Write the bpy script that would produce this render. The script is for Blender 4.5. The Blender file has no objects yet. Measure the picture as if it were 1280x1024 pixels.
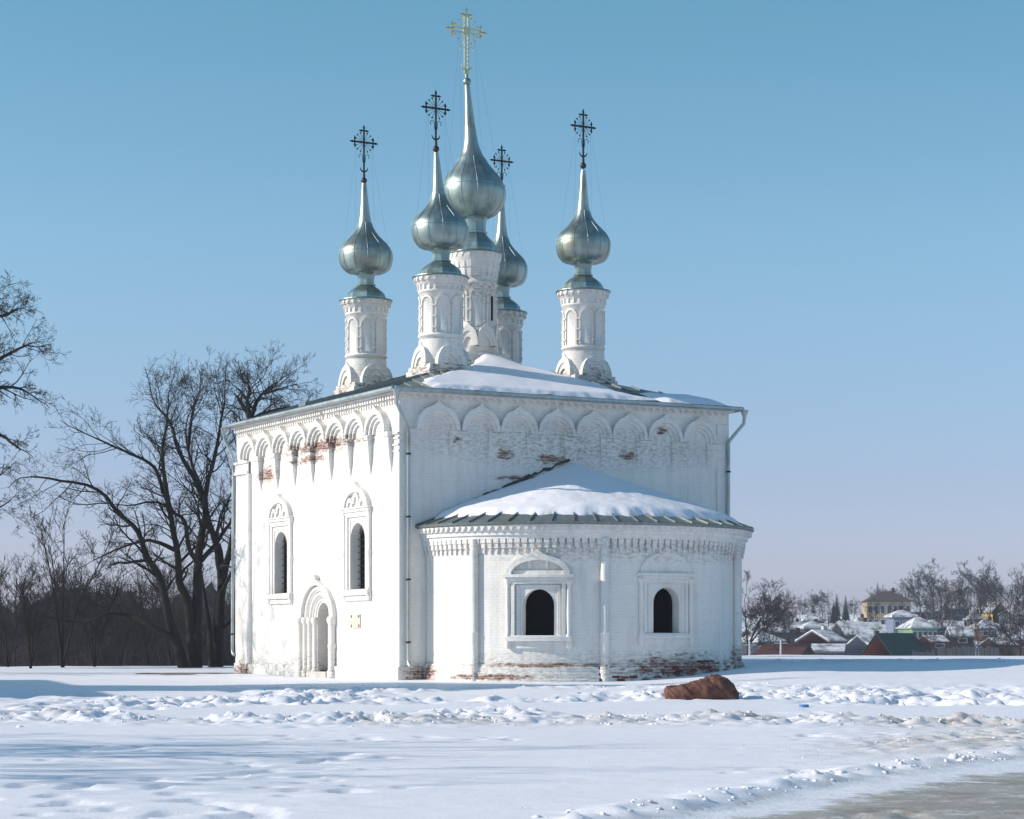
import bpy, bmesh, math, random
import numpy as np
from mathutils import Vector, Matrix
from mathutils.geometry import delaunay_2d_cdt
R = math.radians
random.seed(7); RNG = np.random.default_rng(7)
SC = bpy.context.scene
COL = SC.collection
# ------------------------------------------------------------------ camera
EYE = 1.43
FPX = 2700.0
cam_d = bpy.data.cameras.new('camera'); cam = bpy.data.objects.new('camera', cam_d); COL.objects.link(cam)
cam.location = (0, 0, EYE); cam.rotation_euler = (R(90), 0, 0)
cam_d.sensor_width = 36; cam_d.lens = 36 * FPX / 1280; cam_d.shift_y = 284 / 1280
cam_d.clip_start = .5; cam_d.clip_end = 6000
SC.camera = cam
# ------------------------------------------------------------------ world, sun, exposure
SUN_EL = 26.0
SUN_AZ = (-.9963, -.0855)                       # horizontal direction towards the sun
w = bpy.data.worlds.new('World'); SC.world = w; w.use_nodes = True
nt = w.node_tree; nt.nodes.clear()
sky = nt.nodes.new('ShaderNodeTexSky'); sky.sky_type = 'NISHITA'; sky.sun_disc = False
sky.sun_elevation = R(SUN_EL); sky.sun_rotation = math.atan2(SUN_AZ[0], SUN_AZ[1])
sky.air_density = 1.0; sky.dust_density = .4; sky.ozone_density = 2.0; sky.altitude = 100
tint = nt.nodes.new('ShaderNodeMix'); tint.data_type = 'RGBA'; tint.blend_type = 'MULTIPLY'
tint.inputs[0].default_value = 1; tint.inputs[7].default_value = (.98, 1.0, .90, 1)
bg = nt.nodes.new('ShaderNodeBackground'); bg.inputs[1].default_value = .115
wo = nt.nodes.new('ShaderNodeOutputWorld')
tcw = nt.nodes.new('ShaderNodeTexCoord'); sxyz = nt.nodes.new('ShaderNodeSeparateXYZ'); mr = nt.nodes.new('ShaderNodeMapRange'); mr.inputs[2].default_value = .3
cr_ = nt.nodes.new('ShaderNodeValToRGB'); SKY_RAMP = [(0, (.96, .97, 1.62)), (.12, (.93, .93, 1.42)), (.24, (.91, .92, 1.25)), (.48, (1.0, 1.15, 1.26)), (.60, (1.0, 1.24, 1.28)), (.95, (.82, 1.26, 1.22))]   # winter air: paler and bluer than the model's
while len(cr_.color_ramp.elements) < len(SKY_RAMP): cr_.color_ramp.elements.new(.5)
for k_, (p_, c_) in enumerate(SKY_RAMP): cr_.color_ramp.elements[k_].position = p_; cr_.color_ramp.elements[k_].color = (*c_, 1)
nt.links.new(tcw.outputs['Generated'], sxyz.inputs[0]); nt.links.new(sxyz.outputs[2], mr.inputs[0]); nt.links.new(mr.outputs[0], cr_.inputs[0]); nt.links.new(cr_.outputs[0], tint.inputs[7])
nt.links.new(sky.outputs[0], tint.inputs[6]); nt.links.new(tint.outputs[2], bg.inputs[0]); nt.links.new(bg.outputs[0], wo.inputs[0])
sl = bpy.data.lights.new('sun', 'SUN'); sl.energy = 4.95; sl.angle = R(.55); sl.color = (1, .895, .79)
so = bpy.data.objects.new('sun', sl); COL.objects.link(so)
sd = Vector((SUN_AZ[0] * math.cos(R(SUN_EL)), SUN_AZ[1] * math.cos(R(SUN_EL)), math.sin(R(SUN_EL))))
so.rotation_euler = sd.to_track_quat('Z', 'Y').to_euler(); so.location = (-60, 20, 60)
SC.view_settings.view_transform = 'Standard'; SC.view_settings.look = 'None'
SC.view_settings.exposure = 0; SC.view_settings.gamma = 1; SC.view_settings.use_curve_mapping = False
SC.cycles.max_bounces = 6; SC.cycles.volume_bounces = 0

# ------------------------------------------------------------------ helpers
def px(u, v, d):
    """photo pixel at distance d along the view axis -> world point"""
    return ((u - 640) / FPX * d, d, EYE + (796 - v) / FPX * d)
def tag(o, label, cat=None, group=None, kind=None):
    if label: o['label'] = label
    if cat: o['category'] = cat
    if group: o['group'] = group
    if kind: o['kind'] = kind
    return o
def empty(name, loc=(0, 0, 0), rz=0):
    o = bpy.data.objects.new(name, None); COL.objects.link(o); o.location = loc; o.rotation_euler = (0, 0, rz)
    o.empty_display_size = .3
    return o
def link(name, me, mat=None, parent=None):
    o = bpy.data.objects.new(name, me); COL.objects.link(o)
    if mat is not None and not me.materials: me.materials.append(mat)
    if parent is not None: o.parent = parent
    return o
def np_mesh(name, V, F, smooth=False):
    V = np.asarray(V, np.float32); F = np.asarray(F, np.int32); k = F.shape[1]
    me = bpy.data.meshes.new(name); me.vertices.add(len(V)); me.vertices.foreach_set('co', V.ravel())
    me.loops.add(F.size); me.loops.foreach_set('vertex_index', F.ravel())
    me.polygons.add(len(F)); me.polygons.foreach_set('loop_start', np.arange(0, F.size, k, dtype=np.int32))
    me.update(calc_edges=True)
    if smooth: me.polygons.foreach_set('use_smooth', np.ones(len(F), bool))
    return me
class MB:
    def __init__(s): s.v = []; s.f = []; s.sm = []
    def add(s, vs, fs, sm=False):
        b = len(s.v); s.v += [tuple(p) for p in vs]; s.f += [[i + b for i in f] for f in fs]; s.sm += [sm] * len(fs)
    def box(s, x0, x1, y0, y1, z0, z1):
        v = [(x, y, z) for z in (z0, z1) for y in (y0, y1) for x in (x0, x1)]
        s.add(v, [(0, 2, 3, 1), (4, 5, 7, 6), (0, 1, 5, 4), (2, 6, 7, 3), (0, 4, 6, 2), (1, 3, 7, 5)])
    def bar(s, a, b, w, h=None, up=(0, 0, 1)):
        a = Vector(a); b = Vector(b); d = (b - a).normalized(); u = Vector(up)
        if abs(d.dot(u)) > .95: u = Vector((1, 0, 0))
        x = d.cross(u).normalized(); y = x.cross(d); h = h or w
        c = [(-1, -1), (1, -1), (1, 1), (-1, 1)]
        v = [p + x * (i * w / 2) + y * (j * h / 2) for p in (a, b) for i, j in c]
        s.add(v, [(3, 2, 1, 0), (4, 5, 6, 7)] + [(i, (i + 1) % 4, 4 + (i + 1) % 4, 4 + i) for i in range(4)])
    def tube(s, pts, rad, n=8, cap=True, sm=True):
        pts = [Vector(p) for p in pts]; m = len(pts)
        if not hasattr(rad, '__len__'): rad = [rad] * m
        V = []; ref = None
        for i in range(m):
            d = (pts[min(i + 1, m - 1)] - pts[max(i - 1, 0)]).normalized()
            if ref is None: ref = Vector((1, 0, 0)) if abs(d.z) > .8 else Vector((0, 0, 1))
            x = (ref - d * ref.dot(d)).normalized(); y = d.cross(x); ref = x
            for k in range(n):
                a = 2 * math.pi * k / n; V.append(pts[i] + (x * math.cos(a) + y * math.sin(a)) * rad[i])
        F = [(i * n + k, i * n + (k + 1) % n, (i + 1) * n + (k + 1) % n, (i + 1) * n + k) for i in range(m - 1) for k in range(n)]
        s.add(V, F, sm)
        if cap: s.add(V[:n], [tuple(reversed(range(n)))]); s.add(V[-n:], [tuple(range(n))])
    def lathe(s, prof, c=(0, 0), n=24, sm=True, lean=None, phase=0):
        """prof: list of (r, z); lean(z) -> (dx, dy)"""
        V = []
        for r, z in prof:
            dx, dy = lean(z) if lean else (0, 0)
            for k in range(n):
                a = 2 * math.pi * k / n + phase; V.append((c[0] + dx + r * math.cos(a), c[1] + dy + r * math.sin(a), z))
        m = len(prof)
        F = [(i * n + k, i * n + (k + 1) % n, (i + 1) * n + (k + 1) % n, (i + 1) * n + k) for i in range(m - 1) for k in range(n)]
        s.add(V, F, sm)
        s.add(V[:n], [tuple(reversed(range(n)))]); s.add(V[-n:], [tuple(range(n))])
    def ball(s, c, r, n=12, m=8, sc=(1, 1, 1)):
        V = []; 
        for i in range(m + 1):
            t = math.pi * i / m
            for k in range(n):
                a = 2 * math.pi * k / n
                V.append((c[0] + sc[0] * r * math.sin(t) * math.cos(a), c[1] + sc[1] * r * math.sin(t) * math.sin(a), c[2] - sc[2] * r * math.cos(t)))
        F = [(i * n + k, i * n + (k + 1) % n, (i + 1) * n + (k + 1) % n, (i + 1) * n + k) for i in range(m) for k in range(n)]
        s.add(V, F, True)
    def octa(s, c, r, sc=(1, 1, 1)):
        d = [(1, 0, 0), (0, 1, 0), (-1, 0, 0), (0, -1, 0), (0, 0, 1), (0, 0, -1)]
        s.add([(c[0] + r * sc[0] * x, c[1] + r * sc[1] * y, c[2] + r * sc[2] * z) for x, y, z in d],
              [(0, 1, 4), (1, 2, 4), (2, 3, 4), (3, 0, 4), (1, 0, 5), (2, 1, 5), (3, 2, 5), (0, 3, 5)])
    # --- relief on a surface M(a, z, p): a along the wall, z up, p out of the wall
    def strip(s, M, A, B, p0, p1, ends=True):
        n = len(A); V = [M(a, z, p1) for a, z in A] + [M(a, z, p1) for a, z in B] + [M(a, z, p0) for a, z in A] + [M(a, z, p0) for a, z in B]
        F = []
        for i in range(n - 1):
            F += [(i, i + 1, n + i + 1, n + i), (2 * n + i, 2 * n + i + 1, i + 1, i), (n + i, n + i + 1, 3 * n + i + 1, 3 * n + i)]
        if ends: F += [(0, n, 3 * n, 2 * n), (n - 1, 2 * n - 1, 4 * n - 1, 3 * n - 1)]
        s.add(V, F)
    def poly(s, M, P, p0, p1):
        n = len(P); V = [M(a, z, p1) for a, z in P] + [M(a, z, p0) for a, z in P]
        s.add(V, [tuple(range(n))] + [(i, (i + 1) % n, n + (i + 1) % n, n + i) for i in range(n)])
    def block(s, M, a0, a1, z0, z1, p0, p1, n=1, taper=None):
        """taper: p1 at the bottom"""
        pb = p1 if taper is None else taper
        V = []
        for i in range(n + 1):
            a = a0 + (a1 - a0) * i / n
            V += [M(a, z0, p0), M(a, z0, pb), M(a, z1, p1), M(a, z1, p0)]
        F = [(4 * i + k, 4 * i + (k + 1) % 4, 4 * i + 4 + (k + 1) % 4, 4 * i + 4 + k) for i in range(n) for k in range(4)]
        F += [(3, 2, 1, 0), (4 * n, 4 * n + 1, 4 * n + 2, 4 * n + 3)]
        s.add(V, F)
    def column(s, M, a, p, prof, n=12):
        V = []
        c = Vector(M(a, 0, p))
        s.lathe(prof, (c.x, c.y), n)
    def build(s, name, mat, parent=None, recalc=True, bevel=0):
        me = bpy.data.meshes.new(name); me.from_pydata(s.v, [], s.f)
        me.polygons.foreach_set('use_smooth', s.sm)
        if recalc:
            bm = bmesh.new(); bm.from_mesh(me); bmesh.ops.recalc_face_normals(bm, faces=bm.faces); bm.to_mesh(me); bm.free()
        o = link(name, me, mat, parent)
        if bevel:
            m = o.modifiers.new('bevel', 'BEVEL'); m.width = bevel; m.segments = 2; m.limit_method = 'ANGLE'; m.angle_limit = R(40)
        return o
def wall_sheet(M, outer, holes, step_a, step_z, name, mat, parent, depth=None, reveal_mat=None):
    """a wall surface with arched openings: triangulated in (a, z), then wrapped on M"""
    pts = []; edges = []
    def loop(L):
        b = len(pts); pts.extend(Vector(q) for q in L); n = len(L); edges.extend((b + i, b + (i + 1) % n) for i in range(n))
    loop(outer)
    for h in holes: loop(h)
    a0 = min(q[0] for q in outer); a1 = max(q[0] for q in outer); z0 = min(q[1] for q in outer); z1 = max(q[1] for q in outer)
    def inside(q, P):
        c = False; n = len(P)
        for i in range(n):
            x1, y1 = P[i]; x2, y2 = P[(i + 1) % n]
            if (y1 > q[1]) != (y2 > q[1]) and q[0] < (x2 - x1) * (q[1] - y1) / (y2 - y1) + x1: c = not c
        return c
    na = max(1, int((a1 - a0) / step_a)); nz = max(1, int((z1 - z0) / step_z))
    for i in range(1, na):
        for j in range(1, nz):
            q = (a0 + (a1 - a0) * i / na, z0 + (z1 - z0) * j / nz)
            if not any(inside(q, h) for h in holes): pts.append(Vector(q))
    for i in range(1, na):
        pass
    vs, es, fs, *_ = delaunay_2d_cdt(pts, edges, [], 0, 1e-5)
    mb = MB()
    keep = []
    for f in fs:
        c = sum((vs[i] for i in f), Vector((0, 0))) / len(f)
        if any(inside(c, h) for h in holes) or not inside(c, outer): continue
        keep.append(list(f))
    mb.add([M(v.x, v.y, 0) for v in vs], keep, False)
    o = mb.build(name, mat, parent)
    return o
def arch_poly(ac, hw, z0, ztop, n=10, r=None):
    """arched opening outline; semicircular (or elliptical) head"""
    r = r or hw
    P = [(ac - hw, z0), (ac + hw, z0)]
    for i in range(n + 1):
        t = math.pi * i / n; P.append((ac + hw * math.cos(t), ztop - r + r * math.sin(t)))
    return P
def tunnel(M, P, depth, name, mat, parent, start=0):
    mb = MB(); n = len(P)
    V = [M(a, z, start) for a, z in P] + [M(a, z, -depth) for a, z in P]
    mb.add(V, [(i, (i + 1) % n, n + (i + 1) % n, n + i) for i in range(n)])
    return mb.build(name, mat, parent)
def ogee(ac, z0, hw, h, n=9, fr=.74):
    P = []
    t1 = R(58); k = fr * h / math.sin(t1)
    for i in range(n + 1):
        t = t1 * i / n; P.append((hw * math.cos(t), k * math.sin(t)))
    a = P[-1]; b = (.17 * hw, (fr + .09) * h); c = (0, h)
    for i in range(1, 6):
        t = i / 5; P.append(((1 - t) ** 2 * a[0] + 2 * t * (1 - t) * b[0] + t * t * c[0], (1 - t) ** 2 * a[1] + 2 * t * (1 - t) * b[1] + t * t * c[1]))
    L = [(ac - x, z0 + z) for x, z in P]; Rr = [(ac + x, z0 + z) for x, z in reversed(P[:-1])]
    return L + Rr
def round_arch(ac, z0, hw, h, n):
    return [(ac - hw * math.cos(math.pi * i / (n - 1)), z0 + h * math.sin(math.pi * i / (n - 1))) for i in range(n)]

# ------------------------------------------------------------------ value noise (numpy)
def _hash(i, j, s):
    n = (i.astype(np.int64) * 374761393 + j.astype(np.int64) * 668265263 + s * 1442695041) & 0xffffffff
    n = ((n ^ (n >> 13)) * 1274126177) & 0xffffffff
    return ((n ^ (n >> 16)) & 0xffff) / 65535.0
def vnoise(x, y, s=0):
    xi = np.floor(x); yi = np.floor(y); fx = x - xi; fy = y - yi; fx = fx * fx * (3 - 2 * fx); fy = fy * fy * (3 - 2 * fy)
    xi = xi.astype(np.int64); yi = yi.astype(np.int64)
    a = _hash(xi, yi, s); b = _hash(xi + 1, yi, s); c = _hash(xi, yi + 1, s); d = _hash(xi + 1, yi + 1, s)
    return (a + (b - a) * fx) * (1 - fy) + (c + (d - c) * fx) * fy
def fbm(x, y, s=0, o=4, g=.5):
    t = 0; a = 1; n = 0
    for k in range(o):
        t = t + a * vnoise(x * 2 ** k + 17.3 * k, y * 2 ** k - 9.1 * k, s + k); n += a; a *= g
    return t / n
def sstep(a, b, x):
    t = np.clip((x - a) / (b - a), 0, 1); return t * t * (3 - 2 * t)

# ------------------------------------------------------------------ materials
def new_mat(name):
    m = bpy.data.materials.new(name); m.use_nodes = True; n = m.node_tree
    return m, n, n.nodes['Principled BSDF']
class N:
    def __init__(s, nt): s.nt = nt
    def __call__(s, t, **k):
        n = s.nt.nodes.new('ShaderNode' + t)
        for a, b in k.items(): setattr(n, a, b)
        return n
    def l(s, a, b): s.nt.links.new(a, b)
    def math(s, op, a, b=None, clamp=False):
        n = s('Math', operation=op, use_clamp=clamp)
        for i, q in enumerate((a, b)):
            if q is None: continue
            if isinstance(q, (int, float)): n.inputs[i].default_value = q
            else: s.l(q, n.inputs[i])
        return n.outputs[0]
    def noise(s, vec, scale, detail=4, rough=.55):
        n = s('TexNoise'); n.inputs['Scale'].default_value = scale; n.inputs['Detail'].default_value = detail; n.inputs['Roughness'].default_value = rough
        if vec is not None: s.l(vec, n.inputs['Vector'])
        return n.outputs['Fac']
    def ramp(s, fac, stops):
        n = s('ValToRGB'); e = n.color_ramp.elements
        while len(e) < len(stops): e.new(.5)
        for k, (p, c) in enumerate(stops):
            e[k].position = p; e[k].color = c if len(c) == 4 else (*c, 1)
        s.l(fac, n.inputs[0]); return n.outputs[0]
    def mix(s, f, a, b, mode='MIX'):
        n = s('Mix', data_type='RGBA', blend_type=mode)
        for i, q in ((0, f), (6, a), (7, b)):
            if isinstance(q, (int, float)): n.inputs[i].default_value = q
            elif isinstance(q, tuple): n.inputs[i].default_value = q if len(q) == 4 else (*q, 1)
            else: s.l(q, n.inputs[i])
        return n.outputs[2]
    def bump(s, h, strength, dist, normal=None):
        n = s('Bump'); n.inputs['Strength'].default_value = strength; n.inputs['Distance'].default_value = dist
        s.l(h, n.inputs['Height'])
        if normal is not None: s.l(normal, n.inputs['Normal'])
        return n.outputs[0]
MATS = {}
def simple(name, col, rough=.7, metal=0, var=.25, scale=3.0, bump=0, spec=.3):
    if name in MATS: return MATS[name]
    m, nt, b = new_mat(name); n = N(nt); tc = n('TexCoord')
    f = n.noise(tc.outputs['Object'], scale, 5)
    c = n.mix(f, tuple(max(0, q * (1 - var)) for q in col), tuple(min(1, q * (1 + var)) for q in col))
    n.l(c, b.inputs['Base Color']); b.inputs['Roughness'].default_value = rough; b.inputs['Metallic'].default_value = metal
    b.inputs['Specular IOR Level'].default_value = spec
    if bump: n.l(n.bump(n.noise(tc.outputs['Object'], scale * 6, 4), .6, bump), b.inputs['Normal'])
    MATS[name] = m; return m

WORN = [  # places (church coordinates) where the limewash has come off the brick: centre, radii
    ((0, 6.0, 8.12), (.9, 4.6, .36)), ((0, 7.2, 7.72), (.9, 2.0, .22)), ((0, 11.0, 7.45), (.9, 1.3, .42)), ((0, 13.5, .10), (.9, 1.3, .55)),
    ((7.6, -5.4, .42), (3.3, 1.6, .62)), ((10.6, -3.9, .55), (1.4, 1.6, .75)), ((3.2, -4.0, .53), (3.4, 3.4, .10)), ((2.0, -3.0, .15), (2.5, 2.5, .16)),
    ((3.95, 0, 7.55), (.45, .8, .30)), ((5.7, 0, 7.45), (.9, .8, .25)), ((2.1, 0, 7.95), (.26, .6, .15)), ((10.1, 0, 8.6), (.42, .6, .2)), ((8.8, 0, 7.7), (.5, .6, .3)),
    ((.7, -.3, .2), (.9, .9, .5)), ((4.6, 0, 6.75), (1.4, .5, .14)),
    ((3.5, 10.1, 10.65), (1.6, 1.6, .45)), ((3.6, 4.1, 10.65), (1.6, 1.6, .5)), ((9.5, 4.2, 10.75), (1.6, 1.6, .5)), ((3.35, 3.37, .0), (.1, .1, .1)),
    ((0, 3.36, 1.95), (.3, .5, .3)),
]
GRIME = [((6.5, 0, 7.9), (6.5, .5, .9)), ((0, 7, 8.2), (.6, 7, .6)), ((6.5, -3, .3), (7, 4, .9)), ((0, 7, .2), (.6, 8, .7)), ((6.5, -2.8, 4.2), (7, 5, .5)), ((6.5, 7, 10.8), (6, 6, 1.2)), ((6.5, 7, 14.2), (6, 6, .6))]   # sooty, damp zones
def whitewash():
    m, nt, b = new_mat('limewashed_brick'); n = N(nt); tc = n('TexCoord'); P = tc.outputs['Object']
    sep = n('SeparateXYZ'); n.l(P, sep.inputs[0])
    a = n.math('SUBTRACT', sep.outputs[0], sep.outputs[1])
    cv = n('CombineXYZ'); n.l(a, cv.inputs[0]); n.l(sep.outputs[2], cv.inputs[1])
    wob = n('TexNoise'); wob.inputs['Scale'].default_value = 1.7; n.l(P, wob.inputs['Vector']); wv = n('VectorMath', operation='SCALE'); n.l(wob.outputs['Color'], wv.inputs[0]); wv.inputs['Scale'].default_value = .11
    cw = n('VectorMath', operation='ADD'); n.l(cv.outputs[0], cw.inputs[0]); n.l(wv.outputs[0], cw.inputs[1])
    br = n('TexBrick'); n.l(cw.outputs[0], br.inputs['Vector'])
    br.inputs['Scale'].default_value = 1; br.inputs['Brick Width'].default_value = .29; br.inputs['Row Height'].default_value = .095
    br.inputs['Mortar Size'].default_value = .012; br.inputs['Mortar Smooth'].default_value = .4
    br.inputs['Color1'].default_value = (.23, .07, .042, 1); br.inputs['Color2'].default_value = (.14, .048, .034, 1); br.inputs['Mortar'].default_value = (.42, .36, .31, 1)
    # worn-off mask
    mx = None
    for c, r in WORN:
        v = n('VectorMath', operation='SUBTRACT'); n.l(P, v.inputs[0]); v.inputs[1].default_value = c
        d = n('VectorMath', operation='DIVIDE'); n.l(v.outputs[0], d.inputs[0]); d.inputs[1].default_value = r
        q = n('VectorMath', operation='LENGTH'); n.l(d.outputs[0], q.inputs[0])
        e = n.math('SUBTRACT', 1.0, q.outputs['Value'], clamp=True)
        mx = e if mx is None else n.math('MAXIMUM', mx, e)
    mg = None
    for c, r in GRIME:
        v = n('VectorMath', operation='SUBTRACT'); n.l(P, v.inputs[0]); v.inputs[1].default_value = c
        d = n('VectorMath', operation='DIVIDE'); n.l(v.outputs[0], d.inputs[0]); d.inputs[1].default_value = r
        q = n('VectorMath', operation='LENGTH'); n.l(d.outputs[0], q.inputs[0]); e = n.math('SUBTRACT', 1.0, q.outputs['Value'], clamp=True)
        mg = e if mg is None else n.math('MAXIMUM', mg, e)
    mg = n.math('MAXIMUM', mg, mx)
    reg = n.math('MULTIPLY', n.math('POWER', mx, .7), .345)
    st = n('Mapping'); st.inputs['Scale'].default_value = (1, 1, 2.6); n.l(P, st.inputs[0])
    nz = n.noise(st.outputs[0], 3.6, 8, .74)
    peel = n.math('ADD', nz, reg)
    mask = n.ramp(peel, [(.69, (0, 0, 0)), (.72, (.55, .55, .55)), (.80, (.95, .95, .95))])
    edge = n.ramp(peel, [(.60, (0, 0, 0)), (.70, (1, 1, 1))])
    # limewash tone: layered coats, rain streaks, grey damp
    tone = n.ramp(n.noise(P, .55, 6, .6), [(.3, (.74, .71, .67)), (.5, (.82, .795, .755)), (.7, (.84, .82, .78))])
    sm = n('Mapping'); sm.inputs['Scale'].default_value = (2.4, 2.4, .16); n.l(P, sm.inputs[0])
    streak = n.ramp(n.noise(sm.outputs[0], 1.6, 5, .6), [(.48, (1, 1, 1)), (.72, (.74, .725, .69))])
    tone = n.mix(.5, tone, streak, 'MULTIPLY')
    speck = n.ramp(n.noise(P, 9, 6, .7), [(.62, (1, 1, 1)), (.72, (.72, .69, .65))])
    tone = n.mix(.55, tone, speck, 'MULTIPLY')
    courses = n.ramp(br.outputs['Fac'], [(0, (1, 1, 1)), (1, (.94, .937, .93))]); tone = n.mix(.8, tone, courses, 'MULTIPLY')
    damp = n.math('MULTIPLY', n.ramp(n.noise(st.outputs[0], 5.5, 7, .75), [(.46, (0, 0, 0)), (.60, (1, 1, 1))]), n.math('ADD', n.math('MULTIPLY', n.math('POWER', mg, .5), 1.15), .12))
    tone = n.mix(n.math('MULTIPLY', damp, .62, clamp=True), tone, (.22, .205, .185))
    ero = n.mix(edge, tone, (.60, .565, .51))
    col = n.mix(mask, ero, br.outputs['Color'])
    n.l(col, b.inputs['Base Color']); b.inputs['Roughness'].default_value = .88; b.inputs['Specular IOR Level'].default_value = .15
    h = n.math('ADD', n.math('MULTIPLY', br.outputs['Fac'], -.25), n.math('MULTIPLY', n.noise(P, 7, 5, .6), 1.0))
    h = n.math('SUBTRACT', h, n.math('MULTIPLY', mask, 1.2))
    n.l(n.bump(h, .55, .022), b.inputs['Normal'])
    return m
WHITE = whitewash()
def galvanised(name, col, rough, streak=.25, seams=False, metal=.9):
    m, nt, b = new_mat(name); n = N(nt); tc = n('TexCoord'); P = tc.outputs['Object']
    mp = n('Mapping'); mp.inputs['Scale'].default_value = (3.2, 3.2, .5); n.l(P, mp.inputs[0])
    f = n.noise(mp.outputs[0], 1.6, 6, .6)
    g = n.noise(P, 1.1, 4)
    c = n.ramp(f, [(.3, tuple(q * (1 - streak) for q in col)), (.7, tuple(min(1, q * (1 + streak)) for q in col))])
    c = n.mix(n.ramp(g, [(.5, (0, 0, 0)), (.72, (.75, .75, .75))]), c, (.22, .205, .13))
    n.l(c, b.inputs['Base Color']); b.inputs['Metallic'].default_value = metal
    n.l(n.math('ADD', n.math('MULTIPLY', f, .25), rough - .12), b.inputs['Roughness'])
    n.l(n.bump(n.noise(P, 2.2, 3), .35, .03), b.inputs['Normal'])
    return m
DOME = galvanised('zinc_dome_sheet', (.31, .385, .37), .42, .22)
SPIRE = galvanised('zinc_spire_sheet', (.48, .49, .43), .34, .14)
CAP = galvanised('zinc_cap_sheet', (.25, .35, .35), .42, .2)
ROOF = galvanised('old_roof_sheet', (.20, .235, .235), .5, .22, metal=.55)
GUTTER = galvanised('gutter_sheet', (.42, .47, .46), .42, .15, metal=.7)
IRON = simple('black_iron', (.018, .026, .027), .5, .6, .3)
GILT = simple('faded_gilt', (.62, .56, .33), .38, .85, .2, 8)
DARK = simple('dark_interior', (.012, .011, .011), .95, 0, .1)  # near-black colour stands in for the shade of the unlit interior
WOOD = simple('old_timber', (.09, .065, .05), .85, 0, .3, 6)
def snow_mat(name, dirt=0, col=(.885, .875, .925)):
    m, nt, b = new_mat(name); n = N(nt); tc = n('TexCoord'); P = tc.outputs['Object']
    c = n.ramp(n.noise(P, .5, 5), [(.3, tuple(q * .95 for q in col)), (.7, col)])
    if dirt:
        at = n('Attribute', attribute_name='dirt')
        d = n.math('MULTIPLY', at.outputs['Fac'], n.ramp(n.noise(P, 2.2, 7, .68), [(.35, (.15, .15, .15)), (.62, (1, 1, 1))]))
        c = n.mix(d, c, (.40, .34, .265))
    n.l(c, b.inputs['Base Color']); b.inputs['Roughness'].default_value = .55; b.inputs['Specular IOR Level'].default_value = .25
    b.inputs['Subsurface Weight'].default_value = 0
    h = n.math('ADD', n.math('MULTIPLY', n.noise(P, 3, 6, .6), .8), n.math('MULTIPLY', n.noise(P, 26, 4, .6), .25))
    n.l(n.bump(h, .5, .035), b.inputs['Normal'])
    return m
SNOW = snow_mat('ground_snow', 1)
RSNOW = snow_mat('roof_snow')
CLOD = snow_mat('clod_snow', 1)
def road_mat():
    m, nt, b = new_mat('icy_road'); n = N(nt); tc = n('TexCoord'); P = tc.outputs['Object']
    mp = n('Mapping'); mp.inputs['Scale'].default_value = (.7, 2.2, 1); mp.inputs['Rotation'].default_value = (0, 0, R(-40)); n.l(P, mp.inputs[0])
    f = n.noise(mp.outputs[0], .8, 8, .68); g = n.noise(P, 5, 7, .7)
    rt = n('Mapping'); rt.inputs['Scale'].default_value = (.05, 1.0, 1); rt.inputs['Rotation'].default_value = (0, 0, R(-46)); n.l(P, rt.inputs[0]); rut = n.noise(rt.outputs[0], 1.5, 5, .6)
    c = n.ramp(f, [(.3, (.25, .20, .15)), (.48, (.36, .305, .24)), (.62, (.47, .425, .37)), (.75, (.64, .62, .61))])
    c = n.mix(n.ramp(rut, [(.42, (0, 0, 0)), (.6, (.6, .6, .6))]), c, (.46, .42, .37))
    c = n.mix(n.ramp(g, [(.54, (0, 0, 0)), (.64, (.75, .75, .75))]), c, (.70, .69, .70)); c = n.mix(n.ramp(n.noise(P, 17, 5, .7), [(.56, (0, 0, 0)), (.64, (.6, .6, .6))]), c, (.20, .16, .12))
    vg = n('Attribute', attribute_name='verge'); sn = n.ramp(n.math('ADD', n.math('MULTIPLY', vg.outputs['Fac'], .45), n.noise(P, 1.8, 7, .7)), [(.62, (0, 0, 0)), (.78, (1, 1, 1))]); c = n.mix(sn, c, (.84, .84, .88))
    n.l(c, b.inputs['Base Color']); n.l(n.math('ADD', n.math('MULTIPLY', g, .5), .2), b.inputs['Roughness'])
    n.l(n.bump(n.math('ADD', n.math('ADD', f, rut), n.math('MULTIPLY', g, .6)), .8, .06), b.inputs['Normal'])
    return m
ROADM = road_mat()
STONE = None

# ------------------------------------------------------------------ terrain
def road_edge(x):
    return np.interp(x, [-6, -1, .6, 1.76, 3.46, 5.1, 7.0, 9.5, 14, 24, 60], [2, 16.6, 19.4, 21.3, 24.6, 27.4, 30.0, 32.4, 35.8, 41, 60])
def ridge_y(x): return 43.2 + .35 * np.sin(x * .45) - .2 * np.maximum(0, x)
def ground_base(x, y):
    z = -.25 + .25 * sstep(58, 69.5, y) + sstep(60, 74, y) * .50 * sstep(2.5, 9.5, x)
    z = z + .10 * sstep(72, 92, y) * (1 - sstep(0, 6, x))
    crest = 97 + 8 * sstep(4, 14, x)
    z = z - 9.0 * sstep(crest, crest + 55, y)
    far = np.interp(y, [150, 220, 250, 300, 350, 420, 520, 650, 1500], [0, 1.2, 3.0, 6.0, 8.8, 12.4, 15.2, 16.5, 18])
    far_l = np.interp(y, [104, 150, 200, 300, 450, 650, 1500], [0, 5.5, 8.0, 10.5, 12.0, 12.5, 13])
    k = sstep(-15, 25, x)
    z = z + far * k + far_l * (1 - k)
    return z
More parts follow.
